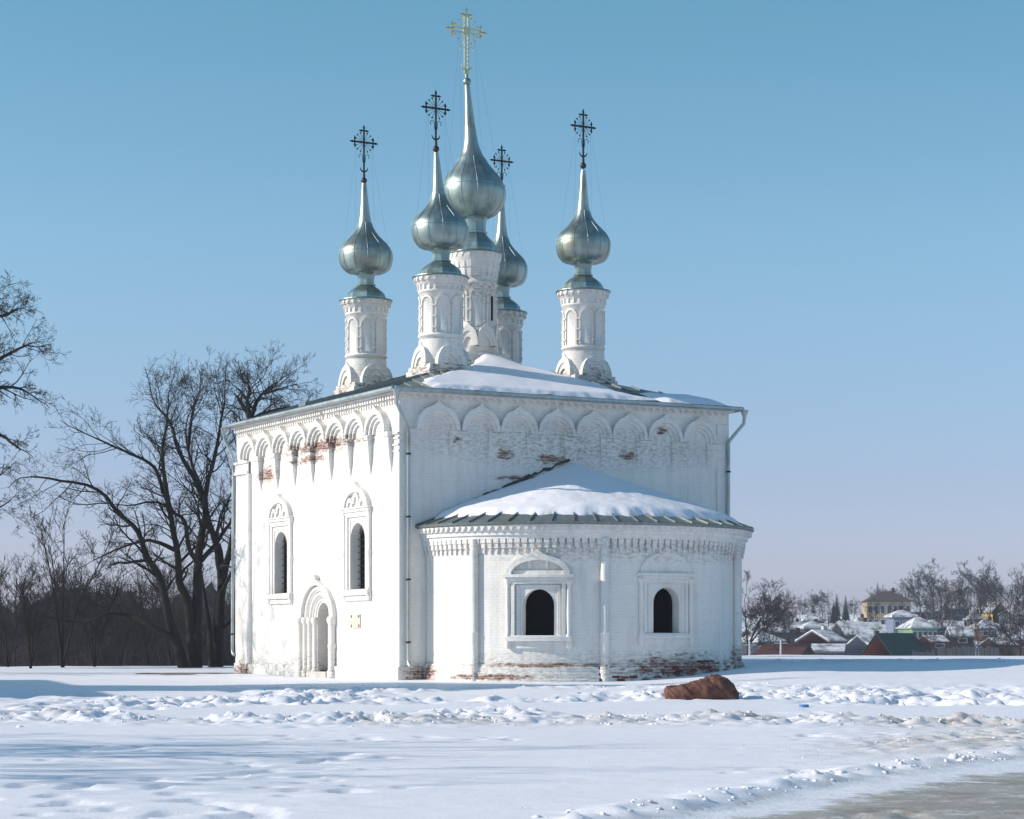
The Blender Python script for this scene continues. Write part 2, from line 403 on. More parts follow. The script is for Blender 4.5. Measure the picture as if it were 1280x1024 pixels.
def ground_z(x, y):
    x = np.asarray(x, float); y = np.asarray(y, float)
    z = ground_base(x, y)
    near = 1 - sstep(90, 140, y)
    z = z + near * .10 * (fbm(x / 9, y / 6, 3, 3) - .5)
    smooth = sstep(60, 40, y)
    z = z + .036 * (fbm(x / 2.6, y / .8, 11, 4) - .5) * near          # wind crust drawn out across the view
    z = z + .018 * (fbm(x / .5, y / .35, 21, 3) - .5) * near
    # churned snow and footprints between the ridge and the church
    ch = sstep(44, 47, y) * sstep(67, 60, y) * sstep(.40, .58, fbm(x / 5 + 3, y / 6, 31, 2)) * sstep(-16, -7, x)
    ch = np.maximum(ch, np.exp(-((y - (57 + .45 * x)) / 1.0) ** 2) * (x < 2) * (x > -9))
    ch = np.maximum(ch, .8 * np.exp(-((y - 76 - .3 * x) / 3.2) ** 2) * sstep(8, 10, x) * sstep(22, 16, x))
    pit = fbm(x / .75, y / .75, 41, 2)
    z = z - ch * (.20 * sstep(.50, .68, pit) - .07 * sstep(.48, .3, pit)) + ch * (.09 * (fbm(x / .28, y / .28, 47, 2) - .5) + .075 * sstep(.52, .62, vnoise(x / .26, y / .26, 43)) - .10 * sstep(.60, .68, vnoise(x / .36, y / .30, 44)))
    # ploughed ridge
    rd = y - ridge_y(x); lump = fbm(x / .9, y / .9, 51, 3); fine = fbm(x / .26, y / .26, 57, 3)
    rw = 1.5 + 1.0 * vnoise(x / 3, y * 0, 61)
    rh = np.exp(-(rd / rw) ** 2) * sstep(.22, .5, fbm(x / 3.2, y / 5, 63, 2)) 
    z = z + rh * (.02 + .16 * np.maximum(0, lump - .40) * 2 + .16 * (fine - .5) + .08 * sstep(.50, .60, vnoise(x / .33, y / .33, 58)) * vnoise(x / .7, y / .7, 59) + .06 * sstep(.5, .62, vnoise(x / .17, y / .17, 60)))
    # road cut and the berm along its edge
    ed = y - road_edge(x)                                             # >0: snow side
    rdm = sstep(.6, -.6, ed + .8 * (fbm(x / .8, y / .8, 71, 3) - .5))
    bm_ = np.exp(-((ed - .75) / .62) ** 2) * sstep(-2, 0, x)
    z = z + bm_ * (.0 + .11 * (fbm(x / .6, y / .5, 73, 4) - .38) + .07 * sstep(.5, .6, vnoise(x / .3, y / .3, 74)) * vnoise(x / .9, y / .9, 75)) * (1 - rdm)
    z = z * 1 - rdm * .07 * near + rdm * .04 * (fbm(x / 1.5, y / .8, 77, 3) - .5)
    dz = np.exp(-((ed - 4.5) / 3.2) ** 2) * sstep(3, 7, x) * (ed > 0)
    z = z + dz * (.10 * (fbm(x / .4, y / .4, 81, 3) - .5) + .05 * sstep(.5, .6, vnoise(x / .24, y / .2, 83)))
    # bare melted patch by the wall corner, few footprints in the foreground
    fp = sstep(.66, .74, vnoise(x / .30, y / .40, 91)) * sstep(.50, .60, fbm(x / 3, y / 3, 95, 2)) * (y < 38)
    z = z - .045 * fp 
    return z, rdm, rh, dz, ch
def axis(segs):
    out = [segs[0][0]]
    for a, b, s0, s1 in segs:
        n = max(2, int(round((b - a) / ((s0 + s1) / 2)))); t = np.linspace(0, 1, n + 1)[1:]
        # spacing varies from s0 to s1
        k = (s1 - s0) / (s0 + s1)
        q = (t * (1 - k) + k * t * t); out += list(a + (b - a) * q / q[-1])
    return np.array(out)
def grid_mesh(name, xs, ys, fn):
    X, Y = np.meshgrid(xs, ys); Z = fn(X, Y)
    nx = len(xs); ny = len(ys); V = np.stack([X.ravel(), Y.ravel(), Z.ravel()], 1)
    i = np.arange(ny - 1)[:, None] * nx + np.arange(nx - 1)[None]
    F = np.stack([i, i + 1, i + nx + 1, i + nx], -1).reshape(-1, 4)
    return V, F, X, Y
gx = axis([(-1600, -160, 160, 20), (-160, -40, 16, 2.5), (-40, -15, 2.0, .15), (-15, -10.5, .13, .09), (-10.5, 10.5, .085, .085), (10.5, 15, .09, .13), (15, 40, .15, 2.0), (40, 160, 2.5, 10), (160, 1600, 20, 160)])
gy = axis([(-120, 10, 14, .6), (10, 19, .5, .09), (19, 50, .068, .068), (50, 68, .085, .12), (68, 82, .15, .35), (82, 115, .3, 1.2), (115, 260, 2, 6), (260, 700, 8, 20), (700, 1700, 30, 120)])
info = {}
def gfn(X, Y):
    z, a, b, c, d = ground_z(X, Y); info.update(road=a, rh=b, dz=c, ch=d); return z
GV, GF, GXX, GYY = grid_mesh('ground', gx, gy, gfn)
me = np_mesh('snow_ground', GV, GF, True)
dirt = np.clip(info['rh'] * .75 * sstep(.45, .7, fbm(GXX / 2.2, GYY / 2.2, 101, 3)) + info['rh'] * .8 * sstep(3, 8, GXX) + info['dz'] * .75 + info['road'], 0, 1).ravel()
at = me.attributes.new('dirt', 'FLOAT', 'POINT'); at.data.foreach_set('value', dirt.astype(np.float32))
me.materials.append(SNOW)
tag(link('snow_ground', me), None, kind='structure')
# the icy road: its own sheet just above the ground
rm = info['road'].ravel(); fi = GF[(rm[GF] > .5).all(1) & (GV[GF][:, :, 1].mean(1) < 70) & (abs(GV[GF][:, :, 0]).max(1) < 60)]
idx, inv = np.unique(fi, return_inverse=True)
RV = GV[idx].copy(); RV[:, 2] += .006
me = np_mesh('icy_road', RV, inv.reshape(-1, 4), True); at = me.attributes.new('verge', 'FLOAT', 'POINT'); at.data.foreach_set('value', sstep(-3.4, -.1, RV[:, 1] - road_edge(RV[:, 0])).astype(np.float32)); me.materials.append(ROADM)
tag(link('icy_road', me), None, kind='structure')
def gz(x, y): return float(ground_z(np.array([x]), np.array([y]))[0][0])

# ------------------------------------------------------------------ the church
W_, L_, H_ = 13.0, 14.27, 9.45
TH = R(28.9); C0 = (-3.68, 70.48)
church = empty('church', (C0[0], C0[1], 0), TH)
tag(church, 'white limewashed church with five zinc onion domes and a rounded apse', 'church')
def c2w(x, y, z=0):
    c, s = math.cos(TH), math.sin(TH); return (C0[0] + x * c - y * s, C0[1] + x * s + y * c, z)
ML = lambda a, z, p: (-p, a, z)                 # wall on the sunlit side
MR = lambda a, z, p: (a, -p, z)                 # wall above the apse
MBk = lambda a, z, p: (a, L_ + p, z)
MRt = lambda a, z, p: (W_ + p, a, z)
# apse plan: a rounded (super-elliptical) bow, parametrised by arc length
AC, AA, AB, AE = 6.6, 5.62, 5.4, 2.2
def _sup(t): 
    c, s = np.cos(t), np.sin(t)
    return AC + AA * np.sign(c) * abs(c) ** (2 / AE), -AB * abs(s) ** (2 / AE)
_t = np.linspace(math.pi, 2 * math.pi, 4001); _x, _y = _sup(_t)
_s = np.concatenate([[0], np.cumsum(np.hypot(np.diff(_x), np.diff(_y)))]); APS = float(_s[-1])
_nx = np.gradient(_y, _s); _ny = -np.gradient(_x, _s); _l = np.hypot(_nx, _ny); _nx /= _l; _ny /= _l
if _ny[2000] > 0: _nx, _ny = -_nx, -_ny
def MA(a, z, p):
    x = np.interp(a, _s, _x); y = np.interp(a, _s, _y); nx = np.interp(a, _s, _nx); ny = np.interp(a, _s, _ny)
    return (float(x + nx * p), float(y + ny * p), z)
def apse_s(u, z=2.0):
    """arc length of the nearer wall point seen at photo column u"""
    c, s = math.cos(TH), math.sin(TH); X = C0[0] + _x * c - _y * s; Y = C0[1] + _x * s + _y * c
    uu = 640 + FPX * X / Y; k = int(np.argmax(uu)); j = int(np.argmin(uu[:k])); return float(np.interp(u, uu[j:k + 1], _s[j:k + 1]))
# ---- main walls
Z0 = -.6
winA, winB, doorY = 9.85, 3.17, 6.5
holeA = arch_poly(winA, .575, 3.03, 5.27); holeB = arch_poly(winB, .575, 3.05, 5.29)
holeD = arch_poly(doorY, 1.24, .12, 2.12 + 1.15, 16, 1.15)
rect = lambda a0, a1, z0, z1: [(a0, z0), (a1, z0), (a1, z1), (a0, z1)]
wl = wall_sheet(ML, rect(0, L_, Z0, H_), [holeA, holeB, holeD], 1.2, 1.2, 'wall', WHITE, church)
wr = wall_sheet(MR, rect(0, W_, Z0, H_), [], 1.3, 1.3, 'wall', WHITE, church)
wb = wall_sheet(MBk, rect(0, W_, Z0, H_), [], 3, 3, 'wall', WHITE, church)
wt = wall_sheet(MRt, rect(0, L_, Z0, H_), [], 3, 3, 'wall', WHITE, church)
mb = MB(); mb.box(.3, W_ - .3, .3, L_ - .3, -.2, .25); mb.build('floor_slab', DARK, church)
# plinths, corner strips, mouldings
for M, a0, a1, zt_, p in ((ML, .0, doorY - 1.42, .42, .085), (ML, doorY + 1.42, L_ + .085, .42, .085), (MR, -.085, 1.0, .45, .083), (MR, 12.3, W_ + .085, .45, .083)):
    mb = MB(); mb.block(M, a0, a1, Z0, zt_, 0, p); mb.build('plinth', WHITE, church, bevel=.02)
mb = MB(); mb.block(ML, 12.95, L_, .42, 7.75, 0, .06); mb.column(ML, 12.85, .03, [(.12, .42), (.12, 7.6)], 12)
mb.block(ML, 12.85, L_ + .06, 7.6, 7.72, .06, .14); mb.block(ML, 12.85, L_ + .06, 7.72, 8.0, .06, .10); mb.block(ML, 12.85, L_ + .08, 8.0, 8.1, .06, .15)
mb.build('corner_pilaster', WHITE, church, bevel=.012)
mb = MB()
for z, p in ((7.48, .03), (7.68, .05), (7.9, .05), (8.05, .07)): mb.block(ML, .0, .9, z, z + .07, 0, p)
mb.build('corner_moulding', WHITE, church, bevel=.01)
mb = MB(); mb.block(MR, 12.48, 12.98, Z0, H_ - .5, 0, .04); mb.build('corner_pilaster', WHITE, church, bevel=.01)
# ---- frieze of kokoshniks
def kokoshnik(M, ac, z0, hw, h, prouds, parent, name='kokoshnik', inner=.52, fill=None):
    mb = MB(); n = 29
    k = len(prouds); A = ogee(ac, z0, hw, h)
    n = len(A)
    paths = [A]
    for i in range(1, k + 1):
        f = 1 - (1 - inner) * i / k
        paths.append(round_arch(ac, z0, hw * f, h * (.80 - .80 * (1 - inner) * (i / k) * .9), n) if i >= 1 else A)
    for i in range(k):
        mb.strip(M, paths[i], paths[i + 1], 0, prouds[i])
    return mb.build(name, WHITE, parent)
kl = [1.42 + 1.605 * i for i in range(8)]
for y in kl: kokoshnik(ML, y, 8.16, .795, .93, [.25, .16, .08], church)
kr = [1.36] + [2.95 + 1.455 * i for i in range(7)]
for i, x in enumerate(kr):
    kokoshnik(MR, x, 8.25, .80 if i == 0 else .725, .94, [.20, .12, .05], church, inner=.48)
# pendants (tapering brackets) hanging under the springings
for i in range(9):
    y = kl[0] - .80 + 1.605 * i
    if i == 8: continue
    mb = MB(); wdt = .26 if i else .2
    mb.block(ML, y - wdt, y + wdt, 8.0, 8.16, 0, .23); 
    V = [ML(y - wdt * .8, 8.0, 0), ML(y + wdt * .8, 8.0, 0), ML(y + wdt * .8, 8.0, .19), ML(y - wdt * .8, 8.0, .19),
         ML(y - wdt * .7, 7.4, 0), ML(y + wdt * .7, 7.4, 0), ML(y + wdt * .7, 7.4, .14), ML(y - wdt * .7, 7.4, .14),
         ML(y - .07, 6.84, 0), ML(y + .07, 6.84, 0), ML(y + .07, 6.84, .012), ML(y - .07, 6.84, .012)]
    mb.add(V, [(0, 1, 2, 3), (3, 2, 6, 7), (7, 6, 10, 11), (0, 3, 7, 4), (4, 7, 11, 8), (1, 5, 6, 2), (5, 9, 10, 6), (8, 11, 10, 9)])
    mb.build('pendant_bracket', WHITE, church)
for i in range(8):
    x = (kr[i] + kr[i + 1]) / 2 if i < 7 else kr[7] + .74
    if i == 0: x = 2.2
    mb = MB(); mb.block(MR, x - .385, x + .385, 7.73, 8.245, 0, .075); mb.block(MR, x - .36, x + .36, 7.25, 7.73, 0, .05, taper=.003)
    mb.build('springing_block', WHITE, church, bevel=.012)
mb = MB(); mb.block(MR, .3, .56, 7.73, 8.245, 0, .075); mb.build('springing_block', WHITE, church, bevel=.012)
# cornice bands and dentils
def dentils(M, a0, a1, z0, z1, p0, p1, pitch, wid, name, tri=False, drop=0.03):
    mb = MB(); n = int((a1 - a0) / pitch); rr = random.Random(5)
    for i in range(n):
        a = a0 + (i + .5) * pitch + rr.uniform(-.012, .012)
        if rr.random() < drop: continue
        if tri: mb.poly(M, [(a - wid / 2, z1), (a, z0), (a + wid / 2, z1)], p0, p1)
        else: mb.block(M, a - wid / 2, a + wid / 2, z0, z1, p0, p1)
    o = mb.build(name, WHITE, church); o['kind'] = 'stuff'; return o
for M, a1 in ((ML, L_), (MR, W_), (MBk, W_), (MRt, L_)):
    mb = MB(); mb.block(M, -.10, a1 + .10, 9.38, 9.46, 0, .20 if M in (ML, MBk) else .198); mb.build('cornice_band', WHITE, church, bevel=.01)
dentils(ML, 0, L_, 9.22, 9.38, 0, .16, .20, .11, 'dentil_course'); dentils(ML, 0, L_, 9.06, 9.18, 0, .06, .20, .08, 'dentil_course')
dentils(MR, 0, W_, 9.26, 9.38, 0, .17, .30, .13, 'dentil_course', tri=True)
# ---- windows of the sunlit wall
def tall_window(ac, hole, dy):
    fr = MB(); M = ML
    za, zt = 2.95 + dy, 5.62 + dy
    # flat inner border with the arched opening, two side strips, lintel
    o = rect(ac - .80, ac + .80, za, zt)
    win = tunnel(ML, hole, .36, 'window', WHITE, church, .03)
    P = [(ac - .80, za), (ac - .80, zt), (ac + .80, zt), (ac + .80, za)]
    fr.strip(M, [(ac - .92, za), (ac - .92, zt), (ac + .92, zt), (ac + .92, za)], [(ac - .78, za), (ac - .78, zt - .14), (ac + .78, zt - .14), (ac + .78, za)], 0, .07)
    fr.strip(M, [(ac - .70, za), (ac - .70, zt - .2), (ac + .70, zt - .2), (ac + .70, za)], [(ac - .62, za), (ac - .62, zt - .28), (ac + .62, zt - .28), (ac + .62, za)], 0, .035)
    fr.build('frame', WHITE, win, bevel=.01)
    for s in (-1, 1):
        c = MB(); a = ac + s * 1.0
        c.column(M, a, .05, [(.06, za - .32), (.10, za - .2), (.10, za - .1), (.065, za), (.10, za + .05), (.06, za + .12), (.07, za + 1.2), (.10, za + 1.28), (.10, za + 1.34), (.07, za + 1.42), (.06, zt - .1), (.11, zt), (.11, zt + .1)], 10)
        c.build('colonnette', WHITE, win)
    e = MB(); e.block(M, ac - 1.10, ac + 1.10, zt + .02, zt + .12, 0, .15); e.block(M, ac - 1.06, ac + 1.06, zt - .06, zt + .02, 0, .10); e.block(M, ac - 1.13, ac + 1.13, zt + .12, zt + .18, 0, .19)
    e.build('entablature', WHITE, win, bevel=.012)
    zk = zt + .18
    k = MB(); A = ogee(ac, zk, 1.02, .86, fr=.68); B = round_arch(ac, zk, .80, .52, len(A)); k.strip(M, A, B, 0, .17)
    Pk = [q for q in ogee(ac, zk, .98, .74)]; k.poly(M, Pk, 0, .05)
    for s in (-.5, 0, .5):
        A2 = round_arch(ac + s, zk + (.12 if s == 0 else 0), .25, .40 if s == 0 else .34, 13); B2 = round_arch(ac + s, zk + (.12 if s == 0 else 0), .15, .25 if s == 0 else .2, 13)
        k.strip(M, A2, B2, .05, .12)
    k.build('pediment', WHITE, win)
    sl_ = MB(); sl_.block(M, ac - 1.06, ac + 1.06, za - .14, za + .04, 0, .17); sl_.block(M, ac - .98, ac + .98, za - .32, za - .14, 0, .08); sl_.build('sill', WHITE, win, bevel=.015)
    g = MB(); p = -.27
    for i in range(-2, 3): g.bar(M(ac + i * .19, za, p), M(ac + i * .19, zt - .4, p), .022)
    g.build('grille_bars', IRON, win)
    for j in range(10):
        q = MB(); z = za + .22 + j * .222; q.bar(M(ac - .6, z, p + .012), M(ac + .6, z, p + .012), .022); q.build('grille_bar', IRON, win)
    bk = MB(); bk.poly(M, rect(ac - 1.4, ac + 1.4, za - .3, zt + .3), -1.3, -1.25); bk.build('interior_shade_sheet', DARK, win)  # dark sheet behind the opening, painted as interior shade, no glazing
tall_window(winA, holeA, 0); tall_window(winB, holeB, .02)
# ---- portal
portal = empty('portal'); portal.parent = church
def portal_path(hw, h, n=21): return [(doorY + hw, .12)] + [(doorY + hw, 1.1)] + [(doorY + hw * math.cos(math.pi * i / (n - 1)), 2.1 + h * math.sin(math.pi * i / (n - 1))) for i in range(n)] + [(doorY - hw, 1.1), (doorY - hw, .12)]
ords = [(1.24, 1.15, 0.0), (1.02, .94, .09), (.78, .74, .17), (.52, .54, .25)]
mb = MB()
for i in range(3):
    A = portal_path(ords[i][0], ords[i][1]); B = portal_path(ords[i + 1][0], ords[i + 1][1]); mb.strip(ML, A, B, -.75, -ords[i][2] - .02, ends=False)
mb.build('archivolt', WHITE, portal)
A = ogee(doorY, 2.1, 1.55, 1.42); B = round_arch(doorY, 2.1, 1.24, 1.15, len(A)); mb = MB(); mb.strip(ML, A, B, -.02, .16); 
mb.build('hood_mould', WHITE, portal)
for i, (hw, h, d) in enumerate([(1.40, 0, -.10), (1.12, 0, -.02), (.90, 0, .07), (.66, 0, .16)]):
    for s in (-1, 1):
        if s == -1 and i > 2: continue
        c = MB(); r = .10 if i else .12
        c.column(ML, doorY + s * hw, -d, ([(r + .05, .0), (r + .06, .22), (r + .01, .30), (r, .4), (r * .95, 1.0), (r + .04, 1.06), (r + .045, 1.14), (r + .01, 1.2), (r * .95, 1.24), (r * .92, 1.8), (r + .03, 1.88), (r + .06, 1.96), (r + .05, 2.04), (r + .03, 2.12)] if s == -1 and i == 0 else [(r + .03, .0), (r + .04, .22), (r, .28), (r, 1.0), (r * .97, 1.86), (r + .02, 1.9), (r + .05, 1.98), (r + .05, 2.06), (r + .02, 2.12)]), 12)
        c.build('column', WHITE, portal)
for hw, hh, d, r in ((1.12, 1.05, .02, .075), (.90, .84, .10, .07), (.66, .64, .19, .06)):
    mb = MB(); mb.tube([ML(doorY + hw * math.cos(math.pi * i / 20), 2.1 + hh * math.sin(math.pi * i / 20), -d) for i in range(21)], r, 8); mb.build('arch_roll', WHITE, portal)
mb = MB(); mb.block(ML, doorY - .75, doorY + .75, .12, 2.9, -.85, -.78); mb.build('door_leaf', WOOD, portal)
mb = MB(); mb.block(ML, doorY - .7, doorY + .7, -.1, .2, -.7, .05); mb.build('threshold', simple('worn_stone', (.5, .48, .44), .8), portal)
mb = MB(); mb.poly(ML, ogee(doorY, 3.46, .10, .16), 0, .2); mb.build('finial', WHITE, portal)
# plaque
mb = MB(); mb.block(ML, 2.97, 3.74, 1.72, 2.2, .003, .035); pl = mb.build('plaque', simple('cream_board', (.60, .55, .46), .6), church, bevel=.005)
for a, z in ((3.05, 2.12), (3.66, 2.12), (3.05, 1.80), (3.66, 1.80)):
    q = MB(); q.block(ML, a - .035, a + .035, z - .045, z + .045, .036, .05); q.build('bolt_plate', simple('rust', (.22, .09, .04), .8), pl)

# ---- apse
s1, s2 = apse_s(673), apse_s(833); c1, c2, c3 = apse_s(595), apse_s(755), apse_s(918)
AW1 = dict(s=s1, hw=.50, z0=1.42, z1=2.93, fh=1.12); AW2 = dict(s=s2, hw=.50, z0=1.50, z1=3.0, fh=1.12)
holes = [arch_poly(q['s'], q['hw'], q['z0'], q['z1'], 12) for q in (AW1, AW2)]
wall_sheet(MA, rect(.02, APS - .02, Z0, 5.06), holes, .22, .5, 'apse_wall', WHITE, church)
def sweep(prof, n=150, s0=.02, s1=None):
    mb = MB(); s1 = s1 or APS - .02; m = len(prof)
    V = [MA(s0 + (s1 - s0) * i / n, z, p) for i in range(n + 1) for p, z in prof]
    mb.add(V, [(i * m + k, i * m + k + 1, (i + 1) * m + k + 1, (i + 1) * m + k) for i in range(n) for k in range(m - 1)])
    return mb
sweep([(0, .56), (.05, .55), (.06, .47), (.10, .46), (.10, .30), (.15, .28), (.15, .10), (.19, .08), (.19, Z0)]).build('apse_plinth', WHITE, church)
sweep([(0, 4.52), (.13, 4.54), (.13, 4.64), (.20, 4.65), (.20, 4.78), (.27, 4.79), (.27, 4.96), (.30, 4.98), (.0, 4.98)]).build('apse_cornice', WHITE, church)
# hanging corbels and the saw-tooth row under the eaves
mb = MB(); n = int(APS / .235)
for i in range(n):
    a = (i + .5) * APS / n
    mb.block(MA, a - .088, a + .088, 4.40, 4.55, 0, .125); mb.block(MA, a - .066, a + .066, 4.24, 4.40, 0, .095); mb.block(MA, a - .036, a + .036, 4.08, 4.24, 0, .06)
o = mb.build('corbel_course', WHITE, church); o['kind'] = 'stuff'
mb = MB()
for i in range(n):
    a = i * APS / n; mb.poly(MA, [(a - .10, 4.96), (a, 4.79), (a + .10, 4.96)], .27, .34)
o = mb.build('sawtooth_course', WHITE, church); o['kind'] = 'stuff'
for cc in (c1, c2, c3):
    mb = MB(); mb.column(MA, cc, .09, [(.17, Z0), (.17, .5), (.15, .56), (.14, .62), (.135, 1.5), (.15, 1.52), (.15, 1.58), (.135, 1.6), (.13, 4.54)], 14); mb.build('half_column', WHITE, church)
def apse_window(q, deep):
    ac, hw, z0, z1 = q['s'], q['hw'], q['z0'], q['z1']; M = MA
    win = tunnel(MA, arch_poly(ac, hw, z0, z1, 12), .34, 'window', WHITE, church, .012)
    pr = 1.0 if deep else .35
    fr = MB(); zt = z1 + .27; za = z0 - .02
    fr.strip(M, [(ac - .86, za), (ac - .86, zt), (ac, zt), (ac + .86, zt), (ac + .86, za)], [(ac - .74, za), (ac - .74, zt - .1), (ac, zt - .1), (ac + .74, zt - .1), (ac + .74, za)], 0, .13 * pr)
    fr.strip(M, [(ac - .70, za), (ac - .70, zt - .14), (ac, zt - .14), (ac + .70, zt - .14), (ac + .70, za)], [(ac - .60, za), (ac - .60, zt - .2), (ac, zt - .2), (ac + .60, zt - .2), (ac + .60, za)], 0, .06 * pr)
    fr.build('frame', WHITE, win, bevel=.01)
    for s in (-1, 1):
        a = ac + s * .96; c = MB()
        c.column(M, a, .03 + .06 * pr, [(.05, za - .36), (.10, za - .3), (.11, za - .1), (.08, za), (.11, za + .06), (.07, za + .14), (.085, za + .7), (.07, zt - .15), (.11, zt - .08), (.12, zt + .02)], 10)
        c.build('colonnette', WHITE, win)
    e = MB(); e.block(M, ac - 1.08, ac + 1.08, zt + .1, zt + .2, 0, .24 * pr + .02, 8); e.block(M, ac - 1.03, ac + 1.03, zt, zt + .1, 0, .16 * pr + .02, 8); e.build('entablature', WHITE, win, bevel=.01)
    zk = zt + .2; k = MB()
    A = ogee(ac, zk, .98, .80 if deep else .88, fr=.66); B = round_arch(ac, zk, .82, .44, len(A))
    if deep:
        k.strip(M, A, B, 0, .24)
        for s in (-.27, .27): k.block(M, ac + s - .05, ac + s + .05, zk + .15, zk + .48, 0, .15, taper=.03)
        k.block(M, ac - .8, ac + .8, zk, zk + .12, 0, .12, 6)
    else: k.poly(M, A, 0, .05)
    k.build('pediment', WHITE, win)
    sl_ = MB(); sl_.block(M, ac - 1.02, ac + 1.02, za - .12, za + .03, 0, .16 * pr + .05, 6); sl_.block(M, ac - .92, ac + .92, za - .34, za - .12, 0, .05 * pr + .03, 6); sl_.build('sill', WHITE, win, bevel=.012)
    sn = MB(); sn.block(M, ac - .9, ac + .75, za + .03, za + .07, .0, .13 * pr + .03, 6); sn.build('sill_snow', RSNOW, win, bevel=.02)
    bk = MB(); bk.poly(M, rect(ac - 1.1, ac + 1.1, z0 - .4, z1 + .4), -1.25, -1.2); bk.build('interior_shade_sheet', DARK, win)  # black sheet inside the apse paints the shade seen through the opening
apse_window(AW1, True); apse_window(AW2, False)
# bricks laid bare at the foot of the apse
rr = random.Random(3); bme = None
BR = [simple('bare_brick_%d' % i, c, .9, 0, .3, 9) for i, c in enumerate([(.17, .05, .034), (.12, .040, .03), (.24, .10, .07), (.46, .42, .38)])]
bms = []
for m_ in BR:
    q = MB(); q.box(-.13, .13, -.09, .09, -.036, .036); oo = q.build('brick', m_); bms.append(oo.data); bpy.data.objects.remove(oo)
sa, sb = apse_s(752), apse_s(908)
for row in range(7):
    z = .06 + row * .095; a = sa + (row % 2) * .14
    while a < sb:
        f = (a - sa) / (sb - sa); top = .45 + .32 * f * f + .12 * math.sin(a * 3.1)
        if rr.random() < .72 and z < top and (z > .45 or row % 3 != 2 or rr.random() < .5):
            base = .19 if z < .1 else (.15 if z < .3 else (.10 if z < .47 else 0))
            p = base - .075 + rr.uniform(-.03, .03)
            x, y, _ = MA(a, z, p); nx = float(np.interp(a, _s, _nx)); ny = float(np.interp(a, _s, _ny))
            o = link('brick', bms[rr.choice([0, 0, 1, 1, 2, 3])], None, church)
            o.location = (x, y, z + rr.uniform(-.006, .006)); o.rotation_euler = (rr.uniform(-.04, .04), rr.uniform(-.03, .03), math.atan2(ny, nx) + math.pi / 2 + rr.uniform(-.08, .08))
        a += .285
# ---- apse roof: metal sheets fanning from the wall
AX, AZ, EZ = (6.55, 0.0), 7.12, 5.02
aroof = sweep([(0, 4.98), (.40, 4.98), (.42, 5.04), (.36, 5.07), (.0, 5.07)]).build('apse_roof', ROOF, church)
def apse_roof_pt(s, f, lift=0):
    """f = 0 at the eaves, 1 at the wall"""
    e = MA(s, 0, .40); x = e[0] + (AX[0] - e[0]) * f; y = min(e[1], -.002) * (1 - f) - .004; z = EZ + (AZ - EZ) * (f * 1.0 + .0 * f)
    return Vector((x, y, z + lift))
NS = 27
for i in range(NS):
    a0, a1 = i * APS / NS, (i + 1) * APS / NS; a0 = max(a0, .03); a1 = min(a1, APS - .03); m = 6
    mb = MB(); lift = .03 + random.uniform(0, .008)
    V = []; 
    for j in range(m + 1):
        f = .995 * j / m
        for a in (a0, a1): V.append(apse_roof_pt(a, f, lift + (.006 * math.sin(j * 2.1 + i))))
    V2 = [v - Vector((0, 0, .02)) for v in V]
    F = [(2 * j, 2 * j + 1, 2 * j + 3, 2 * j + 2) for j in range(m)]; b = len(V)
    F += [(2 * j + b + 2, 2 * j + 3 + b, 2 * j + 1 + b, 2 * j + b) for j in range(m)]
    F += [(0, b, b + 1, 1)] + [(2 * j, 2 * j + 2, b + 2 * j + 2, b + 2 * j) for j in range(m)] + [(2 * j + 1, b + 2 * j + 1, b + 2 * j + 3, 2 * j + 3) for j in range(m)]
    mb.add(V + V2, F)
    mb.bar(apse_roof_pt(a0, 0, lift + .025), apse_roof_pt(a0, .9, lift + .025), .03, .06)
    mb.build('roof_sheet', ROOF, aroof)

mb = MB(); fr_ = random.Random(8); pts = []
for i in range(46):
    f = i / 45; pts.append((.95 + 5.5 * f + fr_.uniform(-.04, .04), -.02 + fr_.uniform(-.03, .02), 5.14 + 2.24 * f + fr_.uniform(-.035, .035) + .10 * min(1, 4 * f)))
mb.tube(pts, [fr_.uniform(.012, .065) for _ in pts], 6); mb.build('roof_flashing', simple('crumbling_mortar', (.075, .07, .068), .95, 0, .6, 6, .03), church)
# ---- main roof
EA, EZm, AP = .31, 9.52, (6.5, 7.13, 11.75)
corn = [(-EA, -EA), (W_ + EA, -EA), (W_ + EA, L_ + EA), (-EA, L_ + EA)]
mb = MB()
mb.add([(*c, 9.46) for c in corn] + [(*c, EZm) for c in corn], [(3, 2, 1, 0), (4, 5, 6, 7)] + [(i, (i + 1) % 4, 4 + (i + 1) % 4, 4 + i) for i in range(4)])
roof = mb.build('roof', ROOF, church)
def face_pt(k, a, d):
    """k: side 0 front, 1 right, 2 back, 3 left; a along the eaves from its first corner, d horizontal distance up the slope"""
    p, q = Vector(corn[k]), Vector(corn[(k + 1) % 4]); e = (q - p).normalized(); n = Vector((-e.y, e.x))
    dep = (Vector(AP[:2]) - p).dot(n); P = p + e * a + n * d
    return Vector((P.x, P.y, EZm + (AP[2] - EZm) * d / dep))
def face_dims(k):
    p, q = Vector(corn[k]), Vector(corn[(k + 1) % 4]); e = (q - p).normalized(); n = Vector((-e.y, e.x))
    v = Vector(AP[:2]) - p; return (q - p).length, v.dot(e), v.dot(n)
